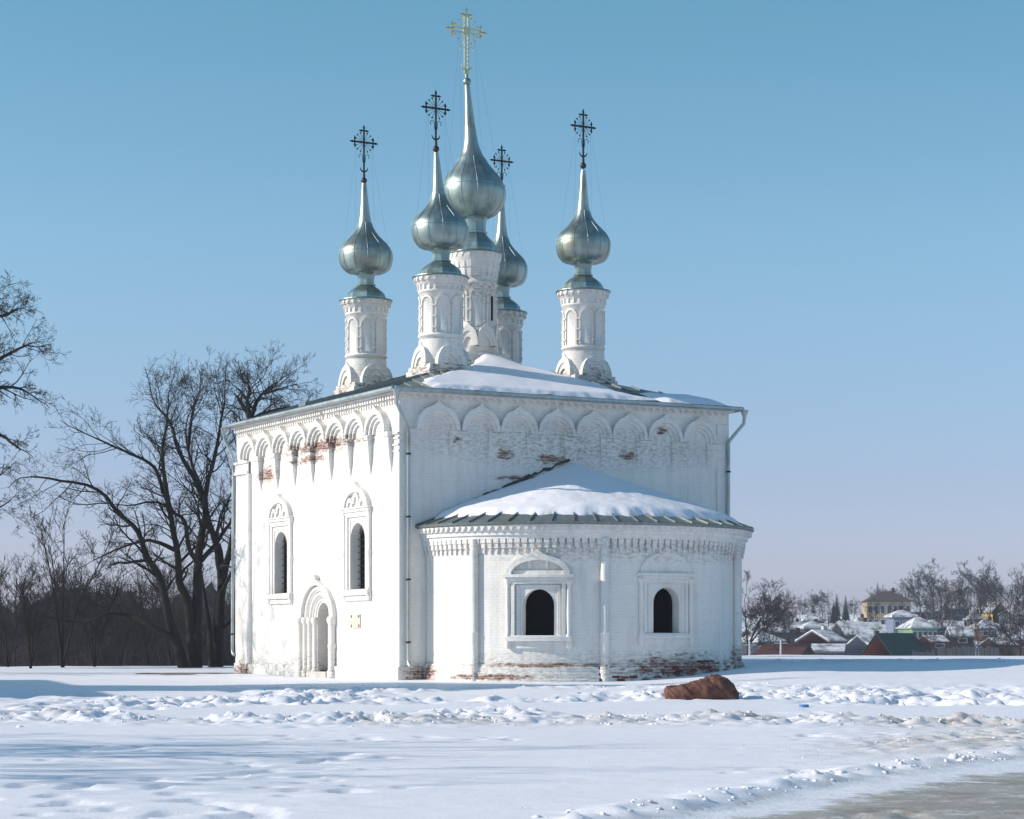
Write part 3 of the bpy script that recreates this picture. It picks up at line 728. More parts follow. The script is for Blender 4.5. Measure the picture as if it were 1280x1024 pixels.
for k in range(4):
    Lk, ak, dk = face_dims(k); ns = 20
    for i in range(ns):
        a0, a1 = Lk * i / ns, Lk * (i + 1) / ns
        top = lambda a: dk * (a / ak if a < ak else (Lk - a) / (Lk - ak))
        pts = [(a0, 0), (a1, 0), (a1, top(a1))] + ([(ak, dk)] if a0 < ak < a1 else []) + [(a0, top(a0))]
        pts = [p for j, p in enumerate(pts) if p != pts[j - 1]]
        lf = .012 + random.uniform(0, .01); V = [face_pt(k, a, d) + Vector((0, 0, lf)) for a, d in pts]; V2 = [face_pt(k, a, d) + Vector((0, 0, .002)) for a, d in pts]; n = len(pts)
        mb = MB(); mb.add(V + V2, [tuple(range(n))] + [(j, (j + 1) % n, n + (j + 1) % n, n + j) for j in range(n)])
        if top(a0) > .1: mb.bar(face_pt(k, a0, 0) + Vector((0, 0, lf + .025)), face_pt(k, a0, top(a0)) + Vector((0, 0, lf + .025)), .03, .06)
        mb.build('roof_sheet', ROOF, roof)
# gutters and drain pipes
for k in (0, 1, 2, 3):
    p, q = corn[k], corn[(k + 1) % 4]; a, b = Vector((*p, 9.50)), Vector((*q, 9.50)); e = (b - a).normalized(); n = Vector((e.y, -e.x, 0))
    mb = MB(); prof = [(-.02, .06), (.05, .075), (.10, .04), (.105, -.03), (.06, -.075), (0, -.08)]
    V = [pt + n * (o + .03) + Vector((0, 0, z)) + e * (-s * .03) for s, pt in ((1, a), (-1, b)) for o, z in prof]
    m = len(prof); mb.add(V, [(j, (j + 1) % m, m + (j + 1) % m, m + j) for j in range(m)] + [tuple(range(m)), tuple(range(2 * m - 1, m - 1, -1))])
    mb.build('gutter', GUTTER, church)
def drain(pts, funnel):
    mb = MB(); mb.tube(pts, .062, 10); o = mb.build('drain_pipe', GUTTER, church)
    f = MB(); f.lathe([(.06, funnel[2] - .28), (.07, funnel[2] - .2), (.15, funnel[2]), (.16, funnel[2] + .02)], funnel[:2], 10); f.build('funnel', GUTTER, o)
    z = pts[-1][2] + .6
    while z < pts[-2][2] - .3:
        b_ = MB(); b_.lathe([(.08, z), (.085, z + .03), (.08, z + .06)], pts[-1][:2], 10); b_.build('clamp', IRON, o); z += 2.05
    sp = MB(); e = Vector(pts[-1]); sp.tube([e + Vector((0, 0, .02)), e + Vector((0, -.05, -.1)), e + Vector((0, -.16, -.16))], .066, 8); sp.build('spout', GUTTER, o)
drain([(-.30, -.42, 9.2), (-.28, -.4, 9.0), (.20, -.15, 8.30), (.27, -.13, 8.1), (.27, -.13, .62)], (-.30, -.42, 9.44))
drain([(W_ + .40, -.40, 9.2), (W_ + .38, -.38, 8.98), (W_ + .0, -.15, 8.45), (W_ - .1, -.13, 8.3), (W_ - .1, -.13, 4.6)], (W_ + .40, -.40, 9.44))
drain([(-.36, L_ + .40, 9.2), (-.34, L_ + .38, 8.98), (-.14, L_ + .05, 8.35), (-.13, L_ + .0, 8.1), (-.13, L_ + .12, .9)], (-.36, L_ + .40, 9.44))
# hatch left on the roof edge of the sunlit side
mb = MB(); q = face_pt(3, 7.3, .25); mb.box(q.x - .25, q.x + .2, q.y - .3, q.y + .3, q.z, q.z + .13); mb.build('snow_guard', ROOF, church, bevel=.02)

# ---- towers
CT, ST = math.cos(TH), math.sin(TH)
def shift(x, y, du, m_px):                       # move du photo pixels to the right at m_px metres each
    return x + du * m_px * CT, y - du * m_px * ST
def roof_z(x, y):
    return EZm + (AP[2] - EZm) * max(0, min((x + EA) / (AP[0] + EA), (W_ + EA - x) / (W_ + EA - AP[0]), (y + EA) / (AP[1] + EA), (L_ + EA - y) / (L_ + EA - AP[1])))
ONION = [(.40, 15.03), (.62, 15.06), (.78, 15.13), (.89, 15.25), (.965, 15.42), (1.0, 15.62), (.995, 15.78), (.945, 15.95), (.84, 16.11), (.68, 16.28), (.52, 16.44), (.39, 16.61), (.30, 16.77), (.24, 16.94)]
SPI = [(.25, 16.93), (.215, 17.12), (.17, 17.5), (.125, 18.0), (.085, 18.43)]
ONION_C = [(.45, 16.9), (.66, 16.97), (.87, 17.12), (1.03, 17.32), (1.14, 17.56), (1.185, 17.82), (1.165, 18.02), (1.09, 18.24), (.95, 18.46), (.78, 18.68), (.62, 18.89), (.50, 19.10)]
SPI_C = [(.505, 19.09), (.40, 19.27), (.32, 19.5), (.255, 19.8), (.20, 20.3), (.155, 20.9), (.12, 21.4), (.10, 21.82)]
def densify(P, k=4):
    out = []
    for i in range(len(P) - 1):
        p0 = P[max(i - 1, 0)]; p1 = P[i]; p2 = P[i + 1]; p3 = P[min(i + 2, len(P) - 1)]
        for j in range(k):
            t = j / k; out.append(tuple(.5 * (2 * p1[c] + (p2[c] - p0[c]) * t + (2 * p0[c] - 5 * p1[c] + 4 * p2[c] - p3[c]) * t * t + (3 * p1[c] - p0[c] - 3 * p2[c] + p3[c]) * t ** 3) for c in (0, 1)))
    return out + [P[-1]]
def cross(parent, c, z0, h, wid, mat, gilt=False):
    """eight-rayed cross with trefoil ends, a crescent at its foot and scrolls; stands in the wall-parallel plane"""
    cx, cy = c; root = MB(); g = .05 * h / 2; P = lambda a, z: (cx + a, cy, z)
    zc = z0 + h * .665; hw = wid / 2; t = .055 if not gilt else .05
    top = z0 + h
    if gilt:
        for o in (-.075, .075):
            root.bar(P(o, z0 + .1), P(o, top - .28), t, t); root.bar(P(-hw + .28, zc + o), P(hw - .28, zc + o), t, t)
        k = 9
        for i in range(k):
            z = z0 + .18 + i * (zc - z0 - .3) / k; root.bar(P(-.075, z), P(.075, z + .12), .02, .02)
        root.box(cx - .14, cx + .14, cy - .04, cy + .04, zc - .14, zc + .14); root.bar(P(0, z0 - .12), P(0, z0 + .2), .09, .09)
    else:
        root.bar(P(0, z0 - .05), P(0, top - .1), t, t); root.bar(P(-hw + .1, zc), P(hw - .1, zc), t * 1.15, t * 1.15)
        root.octa(P(0, zc), .085, (1, .5, 1))
    o = root.build('cross', mat, parent)
    tr = MB(); s = h / 2.05
    for (a, z, da, dz) in ((0, top, 0, 1), (-hw, zc, -1, 0), (hw, zc, 1, 0)):
        q = .22 * s; ba, bz = a - da * q, z - dz * q
        tr.octa(P(ba, bz), .075 * s, (1, .5, 1))
        for ea, ez in ((da, dz), (dz, da), (-dz, -da)):
            tr.octa(P(ba + ea * .12 * s, bz + ez * .13 * s), .095 * s, (.55 + .75 * abs(ea), .35, .55 + .75 * abs(ez)))
    tr.build('trefoil_ends', mat, o)['kind'] = 'stuff'
    ry = MB()
    for k in range(16):
        if k % 4 == 0: continue
        a = 2 * math.pi * k / 16; r0, r1 = .1 * s, .40 * s
        ry.bar(P(r0 * math.cos(a), zc + r0 * math.sin(a)), P(r1 * math.cos(a), zc + r1 * math.sin(a)), .010 * s + .003, .012)
        ry.octa(P(r1 * math.cos(a), zc + r1 * math.sin(a)), .046 * s, (1, .5, 1))
    ry.build('rays', mat, o)
    cr = MB(); zc2 = z0 + h * .17; r = .17 * s
    cr.tube([P(r * math.cos(R(b)), zc2 + r * math.sin(R(b))) for b in range(180, 361, 20)], [.012 + .022 * s * math.sin(math.pi * j / 9) for j in range(10)], 6)
    cr.build('crescent', mat, o)
    sc_ = MB()
    for sgn in (-1, 1):
        pts = [P(sgn * .05 * s, z0 + h * .27)] + [P(sgn * (.05 * s + .02), z0 + h * .36)] + [P(sgn * (.15 * s + .085 * s * math.cos(R(b))), z0 + h * .39 + .085 * s * math.sin(R(b))) for b in range(180, -100, -35)]
        sc_.tube(pts, .012, 5)
    sc_.build('scrolls', mat, o)
    return o
def tower(x, y, r, zt, onion, spi, zball, rball, ctop, cwid, lean_px, m_px, central=False, seed=0):
    dz = zt - 14.0 if not central else 0
    c = (x, y); base = roof_z(x, y) - .25
    lx, ly = lean_px * m_px * CT, -lean_px * m_px * ST
    zb = onion[0][1]
    lean = lambda z: (lx * max(0, (z - zb) / (zball - zb)) ** 1.15, ly * max(0, (z - zb) / (zball - zb)) ** 1.15)
    z1 = zt
    prof = [(r + .02, base + .9), (r, base + 1.35), (r + .05, base + 1.36), (r + .05, base + 1.43), (r, base + 1.45), (r, z1 - .56), (r + .045, z1 - .55), (r + .045, z1 - .48), (r + .02, z1 - .46), (r + .03, z1 - .3), (r + .1, z1 - .28), (r + .11, z1 - .16), (r + .16, z1 - .14), (r + .17, z1)]
    if central:
        prof = [(r + .02, base + .9), (r, 12.62), (r + .06, 12.64), (r + .06, 12.74), (r, 12.76), (r, 14.35), (r + .05, 14.37), (r + .05, 14.46), (r + .01, 14.5), (r + .03, 14.85), (r + .09, 15.0), (r + .11, 15.2), (r + .17, 15.3), (r + .18, z1)]
    mb = MB(); mb.lathe(prof, c, 40); 
    # skirt flaring to the square base
    V = []; n = 40
    for j in range(6):
        f = j / 5
        for k in range(n):
            a = 2 * math.pi * k / n; sq = 1 / max(abs(math.cos(a)), abs(math.sin(a))); sq = min(sq, 1.25)
            rad = (1 - f) * (r + .04) * (1 + .12 * (1 - f) * (sq - 1) * 4) + f * 0 if False else (r + .02) + (.72 * sq - (r + .02)) * (1 - f) ** 1.6
            V.append((x + rad * math.cos(a), y + rad * math.sin(a), base + .25 + f * 1.0))
    mb.add(V, [(j * n + k, j * n + (k + 1) % n, (j + 1) * n + (k + 1) % n, (j + 1) * n + k) for j in range(5) for k in range(n)], True)
    t = mb.build('dome_drum' , WHITE, church)
    hb = .86 if not central else .95
    pd = MB(); pd.box(x - hb - .06, x + hb + .06, y - hb - .06, y + hb + .06, base - .55, base + .18); pd.box(x - hb, x + hb, y - hb, y + hb, base + .18, base + .34)
    pd.build('pedestal', WHITE, t, bevel=.03)
    nk = 4 if not central else 8
    for k in range(nk):
        a = 2 * math.pi * k / nk; e = Vector((-math.sin(a), math.cos(a), 0)); nn = Vector((math.cos(a), math.sin(a), 0)); o0 = Vector((x, y, 0)) + nn * (hb - (.02 if nk == 4 else .02))
        M = lambda q, z, p, e=e, nn=nn, o0=o0: tuple(o0 + e * q + nn * (p - (z - base - .3) * .10) + Vector((0, 0, z)))
        kw = .57 if nk == 4 else .40; kh = .88; kz = base + .3 + (.3 if central else 0)
        q = MB(); A = ogee(0, kz, kw, kh); B = round_arch(0, kz, kw * .72, kh * .62, len(A)); q.strip(M, A, B, -.4, .06)
        B2 = round_arch(0, kz, kw * .45, kh * .38, len(A)); q.strip(M, B, B2, -.4, .02); q.poly(M, B2, -.4, -.05)
        q.build('kokoshnik', WHITE, t)
    # blind arcade
    na = 8
    zlo, zhi = (base + 1.5, z1 - .68) if not central else (12.85, 14.25)
    for k in range(na):
        a = 2 * math.pi * (k + .5) / na
        M = lambda q, z, p, a=a: (x + (r + p) * math.cos(a + q / r), y + (r + p) * math.sin(a + q / r), z)
        hwid = math.pi * r / na * .86; hz = zhi - hwid * 1.1
        A = [(-hwid, zlo), (-hwid, (zlo + hz) / 2)] + round_arch(0, hz, hwid, hwid * 1.15, 13) + [(hwid, (zlo + hz) / 2), (hwid, zlo)]
        iw = hwid - .055; B = [(-iw, zlo), (-iw, (zlo + hz) / 2)] + round_arch(0, hz, iw, iw * 1.1, 13) + [(iw, (zlo + hz) / 2), (iw, zlo)]
        q = MB(); q.strip(M, A, B, -.03, .045)
        for f in (.12, .5, .88):
            for s in (-1, 1): q.block(M, s * hwid - .035, s * hwid + .035, zlo + (hz - zlo) * f, zlo + (hz - zlo) * f + .06, 0, .075)
        q.build('blind_arch', WHITE, t)
        if central and k in (4, 6, 2, 0):
            P = arch_poly(0, .075, 13.05, 13.95, 6)
            q = MB(); q.poly(M, P, -.1, .004); q.build('slit_window', DARK, t)
            q = MB(); q.strip(M, [(-.13, 13.0), (-.13, 14.02), (.13, 14.02), (.13, 13.0)], [(-.08, 13.03), (-.08, 13.97), (.08, 13.97), (.08, 13.03)], 0, .03); q.build('frame', WHITE, t)
    q = MB(); nd = 22
    for k in range(nd):
        a = 2 * math.pi * k / nd; M = lambda s_, z, p, a=a: (x + (r + p) * math.cos(a + s_ / r), y + (r + p) * math.sin(a + s_ / r), z)
        q.poly(M, [(-.075, z1 - .02), (0, z1 - .2), (.075, z1 - .02)], .12, .2)
        q.block(M, -.03, .03, z1 - .46, z1 - .3, 0, .08)
        if central: q.block(M, -.045, .045, z1 - .9, z1 - .62, 0, .07); q.block(M, -.06, .06, z1 - .58, z1 - .34, 0, .125)
    o = q.build('drum_dentils', WHITE, t); o['kind'] = 'stuff'
    # zinc cap (eight facets), neck
    nf = 8
    q = MB(); q.lathe([(r + .22, z1 - .015), (r + .26, z1 + .0), (r + .25, z1 + .03), (r + .05, z1 + .075)], c, 32, sm=False); 
    hz = zb - z1; rn = .30 if not central else .40; rb = r + .0 if not central else r + .02
    q.lathe([(rb, z1 + .03), (rb + .0, z1 + hz * .13), (rb - .05, z1 + hz * .26), (rb - .14, z1 + hz * .36), (rb - .27, z1 + hz * .46), (rn + .03, z1 + hz * .55), (rn + .06, z1 + hz * .57), (rn + .06, z1 + hz * .62), (rn, z1 + hz * .64), (rn, z1 + hz * .8), (rn + .03, z1 + hz * .95), (rn + .1, z1 + hz * 1.0), (rn + .1, z1 + hz * 1.03)], c, nf, sm=False, phase=R(22.5))
    q.build('cap', CAP, t)
    on = densify(onion, 3); q = MB(); q.lathe(on, c, 48, lean=lean); ob = q.build('onion_dome', DOME, t)
    for k in range(12):
        a = 2 * math.pi * (k + .3) / 12; q = MB()
        pts = [(x + lean(z)[0] + (rr_ + .004) * math.cos(a), y + lean(z)[1] + (rr_ + .004) * math.sin(a), z) for rr_, z in on]
        q.tube(pts, .011, 4); q.build('seam', DOME, ob)
    zz = onion[7][1]; q = MB(); lx_, ly_ = lean(zz)
    q.lathe([(onion[6][0] + .006, onion[6][1] + .02), (onion[6][0] + .012, onion[6][1] + .03), (onion[6][0] + .006, onion[6][1] + .04)], (x + lean(onion[6][1])[0], y + lean(onion[6][1])[1]), 48); q.build('seam', DOME, ob)
    q = MB(); q.lathe(densify(spi, 3), c, 24, lean=lean); q.build('spire', SPIRE, t)
    bl = lean(zball); q = MB(); q.ball((x + bl[0], y + bl[1], zball), rball, 16, 12); q.tube([(x + bl[0], y + bl[1], zball), (x + bl[0], y + bl[1], zball + rball + .14)], .05, 8); q.build('ball', CAP if central else simple('dull_bronze', (.055, .042, .033), .4, .8, .3), t)
    cc = (x + bl[0] * 1.05, y + bl[1] * 1.05)
    cross(t, cc, zball + rball + .05, ctop - (zball + rball + .05), cwid, GILT if central else IRON, central)
    zc = zball + .66 * (ctop - zball)
    q = MB()
    for sx, sy in ((1, 1), (1, -1), (-1, 1), (-1, -1)):
        zz = onion[8][1]; rr_ = onion[8][0]; a_ = Vector((cc[0] + sx * .3, cc[1], zc)); b_ = Vector((x + lean(zz)[0] + sx * rr_ * .8, y + lean(zz)[1] + sy * rr_ * .6, zz))
        q.tube([a_, (a_ + b_) / 2 + Vector((0, 0, -.04)), b_], .0022, 3)
    q.build('guy_wires', IRON, t)
TL = shift(3.572, 10.024, -2.5, .03); TF = shift(3.572, 4.173, 2.5, .0281); TR = shift(9.547, 4.173, -2.2, .0292); TB = shift(9.547, 10.024, -7.5, .031)
tower(*TL, .745, 14.0, ONION, SPI, 18.53, .115, 20.6, 1.16, -2.5, .03)
tower(*TF, .755, 14.02, ONION, SPI, 18.56, .115, 20.62, 1.16, -6, .0281)
tower(*TR, .755, 13.98, ONION, SPI, 18.6, .115, 20.66, 1.10, 0, .0292)
tower(*TB, .755, 13.98, ONION, SPI, 18.5, .115, 20.52, 1.05, 0, .031)
tower(6.56, 7.10, .79, 15.56, ONION_C, SPI_C, 21.95, .15, 24.68, 1.72, -10, .0296, central=True)

# ---- snow lying on the roofs
def sheet_from_mask(name, A, D, thick, pos, mat, parent=None):
    """A, D: 1-D parameter arrays; thick: 2-D thickness (<=0: none); pos(a, d) -> Vector on the roof"""
    na, nd = len(A), len(D); top = {}; mb = MB(); ok = thick > .004
    ids = {}; V = []
    def vid(i, j):
        if (i, j) not in ids:
            p = pos(A[i], D[j]); t = max(float(thick[i, j]), 0.0); ids[(i, j)] = len(V); V.append((p.x, p.y, p.z + .03 + t if t > .004 else p.z - .02))
        return ids[(i, j)]
    F = []
    for i in range(na - 1):
        for j in range(nd - 1):
            if ok[i, j] or ok[i + 1, j] or ok[i, j + 1] or ok[i + 1, j + 1]: F.append((vid(i, j), vid(i + 1, j), vid(i + 1, j + 1), vid(i, j + 1)))
    me = np_mesh(name, V, F, True); me.materials.append(mat)
    return link(name, me, None, parent)
# apse roof blanket
A = np.linspace(.05, APS - .05, 300); D = np.linspace(0, .985, 90); AAg, DDg = np.meshgrid(A, D, indexing='ij')
bare = np.interp(AAg / APS, [0, .06, .14, .2, .26, .45, .6, .75, .9, 1], [.10, .12, .14, .14, .12, .11, .095, .07, .05, .05])
bare = bare + .010 * np.sin(AAg * 6.1 + 1.3 * np.sin(AAg * 1.7)) + .030 * (fbm(AAg / 1.1, AAg * 0 + 3, 5, 2) - .5) + .018 * (fbm(AAg / .22, DDg * 9, 6, 3) - .5)
th = .16 * np.clip(sstep(-.005, .07, DDg - bare), 0, 1) ** .6 * (.55 + .8 * fbm(AAg / 1.6, DDg * 5, 8, 4) + .06 * fbm(AAg / .3, DDg * 20, 9, 3)) + .03 * sstep(0, .5, DDg - bare)
th = np.where(DDg > bare, th, 0)
o = sheet_from_mask('snow_blanket', A, D, th, lambda a, d: apse_roof_pt(a, d, .0), RSNOW)
o.location = church.location; o.rotation_euler = church.rotation_euler
tag(o, 'thick scalloped snow blanket lying on the apse roof', 'snow', 'snow lying on the church roofs')
# main roof, front slope
Lk, ak, dk = face_dims(0); A = np.linspace(0, Lk, 240); D = np.linspace(0, dk, 130); AAg, DDg = np.meshgrid(A, D, indexing='ij')
limit = np.where(AAg < ak, dk * AAg / ak, dk * (Lk - AAg) / (Lk - ak))
def sd_noise(s): return .35 * (fbm(AAg / 1.1, DDg / 1.1, s, 3) - .5) + .16 * (fbm(AAg / .3, DDg / .3, s + 1, 3) - .5)
left_edge = np.interp(DDg, [0, .3, .8, 1.6, 2.6, 4, 6, dk], [2.3, 1.5, 1.25, 1.8, 2.9, 4.5, 6.2, 7.0])
right_edge = np.interp(DDg, [0, .5, 1.2, 2.2, 3.4, 5, dk], [10.4, 9.9, 9.5, 9.6, 9.2, 8.3, 7.3])
m1 = np.minimum(np.minimum(AAg - left_edge, right_edge - AAg), np.minimum(limit - DDg + .1, DDg + .12)) + sd_noise(3)
m2 = np.minimum(np.minimum(AAg - np.interp(DDg, [0, .6, 1.4, 2.2], [10.5, 10.3, 10.2, 10.6]), Lk - .45 - AAg), np.minimum(np.minimum(1.75 - DDg, limit - DDg + .15), DDg + .12)) + sd_noise(9) * .6
for m_, nm, lab in ((m1, 'a', 'broad snow patch on the main roof between the front domes'), (m2, 'b', 'small snow patch at the right-hand corner of the main roof')):
    th = .15 * np.clip(sstep(0, .5, m_), 0, 1) ** .7 * (.7 + .6 * fbm(AAg / 1.6, DDg / 1.6, 15, 4)); th = np.where(m_ > 0, th, 0)
    th = th + np.where(m_ > 0, .16 * np.exp(-((AAg - ak) / .8) ** 2 - ((DDg - dk + 1.2) / 1.3) ** 2), 0)
    o = sheet_from_mask('snow_patch', A, D, th, lambda a, d: face_pt(0, a, d), RSNOW)
    o.location = church.location; o.rotation_euler = church.rotation_euler
    tag(o, lab, 'snow', 'snow lying on the church roofs')
#@@REST@@
# ------------------------------------------------------------------ the boulder and small litter
def rock(name, loc, size, mat, seed, n=36, m=22):
    V = []; rs = np.random.default_rng(seed)
    for i in range(m + 1):
        t = math.pi * i / m
        for k in range(n):
            a = 2 * math.pi * k / n; d = np.array([math.sin(t) * math.cos(a), math.sin(t) * math.sin(a), -math.cos(t)]); V.append(d)
    V = np.array(V); p = 5.5
    V = V / (np.sum(abs(V) ** p, 1) ** (1 / p))[:, None]                   # blocky
    nz = lambda f, s_: fbm(V[:, 0] * f + V[:, 2] * f * .7 + 31, V[:, 1] * f - V[:, 2] * f * .6 + 11, s_, 4) - .5
    V = V * (1 + .22 * nz(1.3, seed) + .12 * nz(4, seed + 5) + .05 * nz(11, seed + 9))[:, None]
    for _ in range(13):
        nv = rs.normal(size=3); nv[0] *= .45; nv[2] = abs(nv[2]) * .8; nv /= np.linalg.norm(nv); dd = rs.uniform(.70, .95) * (1 + .25 * np.max(abs(nv)) < 9) ; ex = np.maximum(0, V @ nv - dd * 1.05); V = V - ex[:, None] * nv * .92
    V = V * (1 + .05 * nz(7, seed + 2) + .03 * nz(17, seed + 3))[:, None]
    # flat left shoulder, hump right of the middle, sloping right end
    hgt = np.interp(V[:, 0], [-1.05, -.75, -.3, .15, .45, .8, 1.05], [.74, .80, .84, 1.02, 1.03, .88, .6]); V[:, 2] = np.where(V[:, 2] > 0, V[:, 2] * hgt, V[:, 2])
    V = V * np.array(size) + np.array(loc)
    F = [(i * n + k, i * n + (k + 1) % n, (i + 1) * n + (k + 1) % n, (i + 1) * n + k) for i in range(m) for k in range(n)]
    me = np_mesh(name, V, F, True); me.materials.append(mat); return link(name, me)
def stone_mat():
    m, nt, b = new_mat('red_granite'); n = N(nt); P = n('TexCoord').outputs['Object']
    c = n.ramp(n.noise(P, 2.6, 7, .65), [(.3, (.04, .018, .014)), (.5, (.12, .044, .030)), (.68, (.21, .092, .060))])
    sp = n.ramp(n.noise(P, 22, 4, .7), [(.58, (0, 0, 0)), (.68, (1, 1, 1))]); c = n.mix(n.math('MULTIPLY', sp, .4), c, (.36, .22, .16))
    n.l(c, b.inputs['Base Color']); b.inputs['Roughness'].default_value = .8
    n.l(n.bump(n.noise(P, 9, 7, .7), .8, .05), b.inputs['Normal']); return m
RX, RY = (876 - 640) / FPX * 58.5, 58.5
def boulder(loc, mat):
    nx_, na_ = 90, 44; rs = np.random.default_rng(6); X = np.sin(np.linspace(-math.pi / 2, math.pi / 2, nx_)); A_ = np.linspace(0, math.pi, na_)
    Hh = np.interp(X, [-1, -.985, -.93, -.6, -.25, .05, .3, .5, .7, .88, .97, 1], [0, .40, .60, .66, .70, .84, .95, .94, .82, .60, .36, 0]); Dd = .62 * np.maximum(0, 1 - abs(X) ** 7) ** .35
    Xg, Ag = np.meshgrid(X, A_, indexing='ij'); Y = Dd[:, None] * np.sign(np.cos(Ag)) * abs(np.cos(Ag)) ** .6; Z = Hh[:, None] * np.sin(Ag) ** .5
    V = np.stack([Xg, Y, Z], -1).reshape(-1, 3); Nn = V * np.array([.35, 1.2, 1.0]); Nn /= np.linalg.norm(Nn, axis=1, keepdims=True) + 1e-6
    f = lambda q, s_, o_: fbm(V[:, 0] * q + V[:, 2] * q * .8 + 31, V[:, 1] * q - V[:, 2] * q * .6 + 11, s_, o_) - .5
    crack = -.10 * sstep(.06, 0, abs(f(1.7, 9, 3))) ; V = V + Nn * (.30 * f(2.0, 3, 3) + .14 * f(6, 5, 3) + .06 * f(16, 7, 3) + crack * .5)[:, None]
    V = V * np.array([1.0, 1.0, .80]) + np.array(loc); i_ = (np.arange(nx_ - 1)[:, None] * na_ + np.arange(na_ - 1)[None]); F = np.stack([i_, i_ + 1, i_ + na_ + 1, i_ + na_], -1).reshape(-1, 4)
    me = np_mesh('boulder', V, F, True); me.materials.append(mat); return link('boulder', me)
o = boulder((RX, RY, -.36), stone_mat())
tag(o, 'reddish brown granite boulder half sunk in the snow before the apse', 'boulder')
lx, ly = (1005 - 640) / FPX * 51.5, 51.5; lz = gz(lx, ly)
mb = MB(); rs = random.Random(2); P = [(rs.uniform(-.13, .13), rs.uniform(-.1, .1), rs.uniform(.01, .10)) for _ in range(14)]
bm = bmesh.new(); [bm.verts.new(p) for p in P]; bmesh.ops.convex_hull(bm, input=bm.verts); me = bpy.data.meshes.new('plastic_scrap'); bm.to_mesh(me); bm.free()
o = link('plastic_scrap', me, simple('blue_plastic', (.10, .32, .62), .35, 0, .4, 14)); o.location = (lx, ly, lz - .01); tag(o, 'small crumpled blue plastic scrap lying on the snow', 'litter')
lx, ly = (1214 - 640) / FPX * 55, 55
o = rock('pebble', (lx, ly, gz(lx, ly) + .02), (.10, .07, .06), simple('dark_stone', (.05, .045, .04), .85), 12, 12, 8); tag(o, 'small dark stone lying alone on the snow to the right', 'stone')

# ------------------------------------------------------------------ snow clods thrown up by plough and feet
def clods():
    rs = np.random.default_rng(11); pts = []
    def add(n, fn, s0, s1, d):
        k = 0
        while k < n:
            x, y, keep = fn()
            if rs.random() < keep: pts.append((x, y, rs.uniform(s0, s1) * (1 if rs.random() < .85 else 1.7), d(x, y))); k += 1
    def f1():
        x = rs.uniform(-14, 14); y = ridge_y(x) + rs.normal(0, 1.0); return x, y, float(sstep(.25, .5, fbm(np.array([x / 3.2]), np.array([y / 5]), 63, 2))[0])
    add(650, f1, .02, .05, lambda x, y: rs.random() ** 3 * .5 + (.5 if x > 4 else 0) * rs.random())
    def f2():
        x = rs.uniform(-.5, 14); e = float(road_edge(x)); return x, e + abs(rs.normal(.35, .55)), 1
    add(260, f2, .015, .04, lambda x, y: rs.random() ** 2 * .5)
    def f3():
        x = rs.uniform(3.5, 14); e = float(road_edge(x)); return x, e + rs.uniform(1, 9), .9
    add(500, f3, .006, .018, lambda x, y: rs.random() * .9)
    def f4():
        x = rs.uniform(-11, 12); y = rs.uniform(46, 66); return x, y, float(sstep(.46, .62, fbm(np.array([x / 5 + 3]), np.array([y / 6]), 31, 2))[0])
    add(700, f4, .02, .05, lambda x, y: 0)
    def f5():
        x = rs.uniform(8.5, 20); y = 76 + .3 * x + rs.normal(0, 2.4); return x, y, 1
    add(320, f5, .03, .06, lambda x, y: 0)
    def f6():
        x = rs.uniform(-9, 8); y = rs.uniform(20, 40); return x, y, .25
    add(40, f6, .008, .02, lambda x, y: 0)
    pts = np.array(pts)
    phi = (1 + 5 ** .5) / 2; ico = np.array([(-1, phi, 0), (1, phi, 0), (-1, -phi, 0), (1, -phi, 0), (0, -1, phi), (0, 1, phi), (0, -1, -phi), (0, 1, -phi), (phi, 0, -1), (phi, 0, 1), (-phi, 0, -1), (-phi, 0, 1)]) / 1.9
    fc = np.array([(0, 11, 5), (0, 5, 1), (0, 1, 7), (0, 7, 10), (0, 10, 11), (1, 5, 9), (5, 11, 4), (11, 10, 2), (10, 7, 6), (7, 1, 8), (3, 9, 4), (3, 4, 2), (3, 2, 6), (3, 6, 8), (3, 8, 9), (4, 9, 5), (2, 4, 11), (6, 2, 10), (8, 6, 7), (9, 8, 1)])
    n = len(pts); Z = ground_z(pts[:, 0], pts[:, 1])[0]
    jit = 1 + rs.uniform(-.5, .45, (n, 12, 1)); ax = 1 + rs.uniform(-.35, .45, (n, 1, 3)); ax[:, :, 2] *= .6
    a = rs.uniform(0, 6.28, n); c, s = np.cos(a), np.sin(a)
    V = ico[None] * jit * ax * pts[:, 2][:, None, None]
    X = V[:, :, 0] * c[:, None] - V[:, :, 1] * s[:, None]; Y = V[:, :, 0] * s[:, None] + V[:, :, 1] * c[:, None]
    V = np.stack([X + pts[:, 0][:, None], Y + pts[:, 1][:, None], V[:, :, 2] + (Z - pts[:, 2] * .12)[:, None]], -1).reshape(-1, 3)
    F = (fc[None] + 12 * np.arange(n)[:, None, None]).reshape(-1, 3)
    me = np_mesh('snow_clods', V, F, False); at = me.attributes.new('dirt', 'FLOAT', 'POINT'); at.data.foreach_set('value', np.repeat(pts[:, 3], 12).astype(np.float32))
    me.materials.append(CLOD); tag(link('snow_clods', me), 'broken snow clods strewn along the ploughed ridge and road edge', 'snow', kind='stuff')
clods()
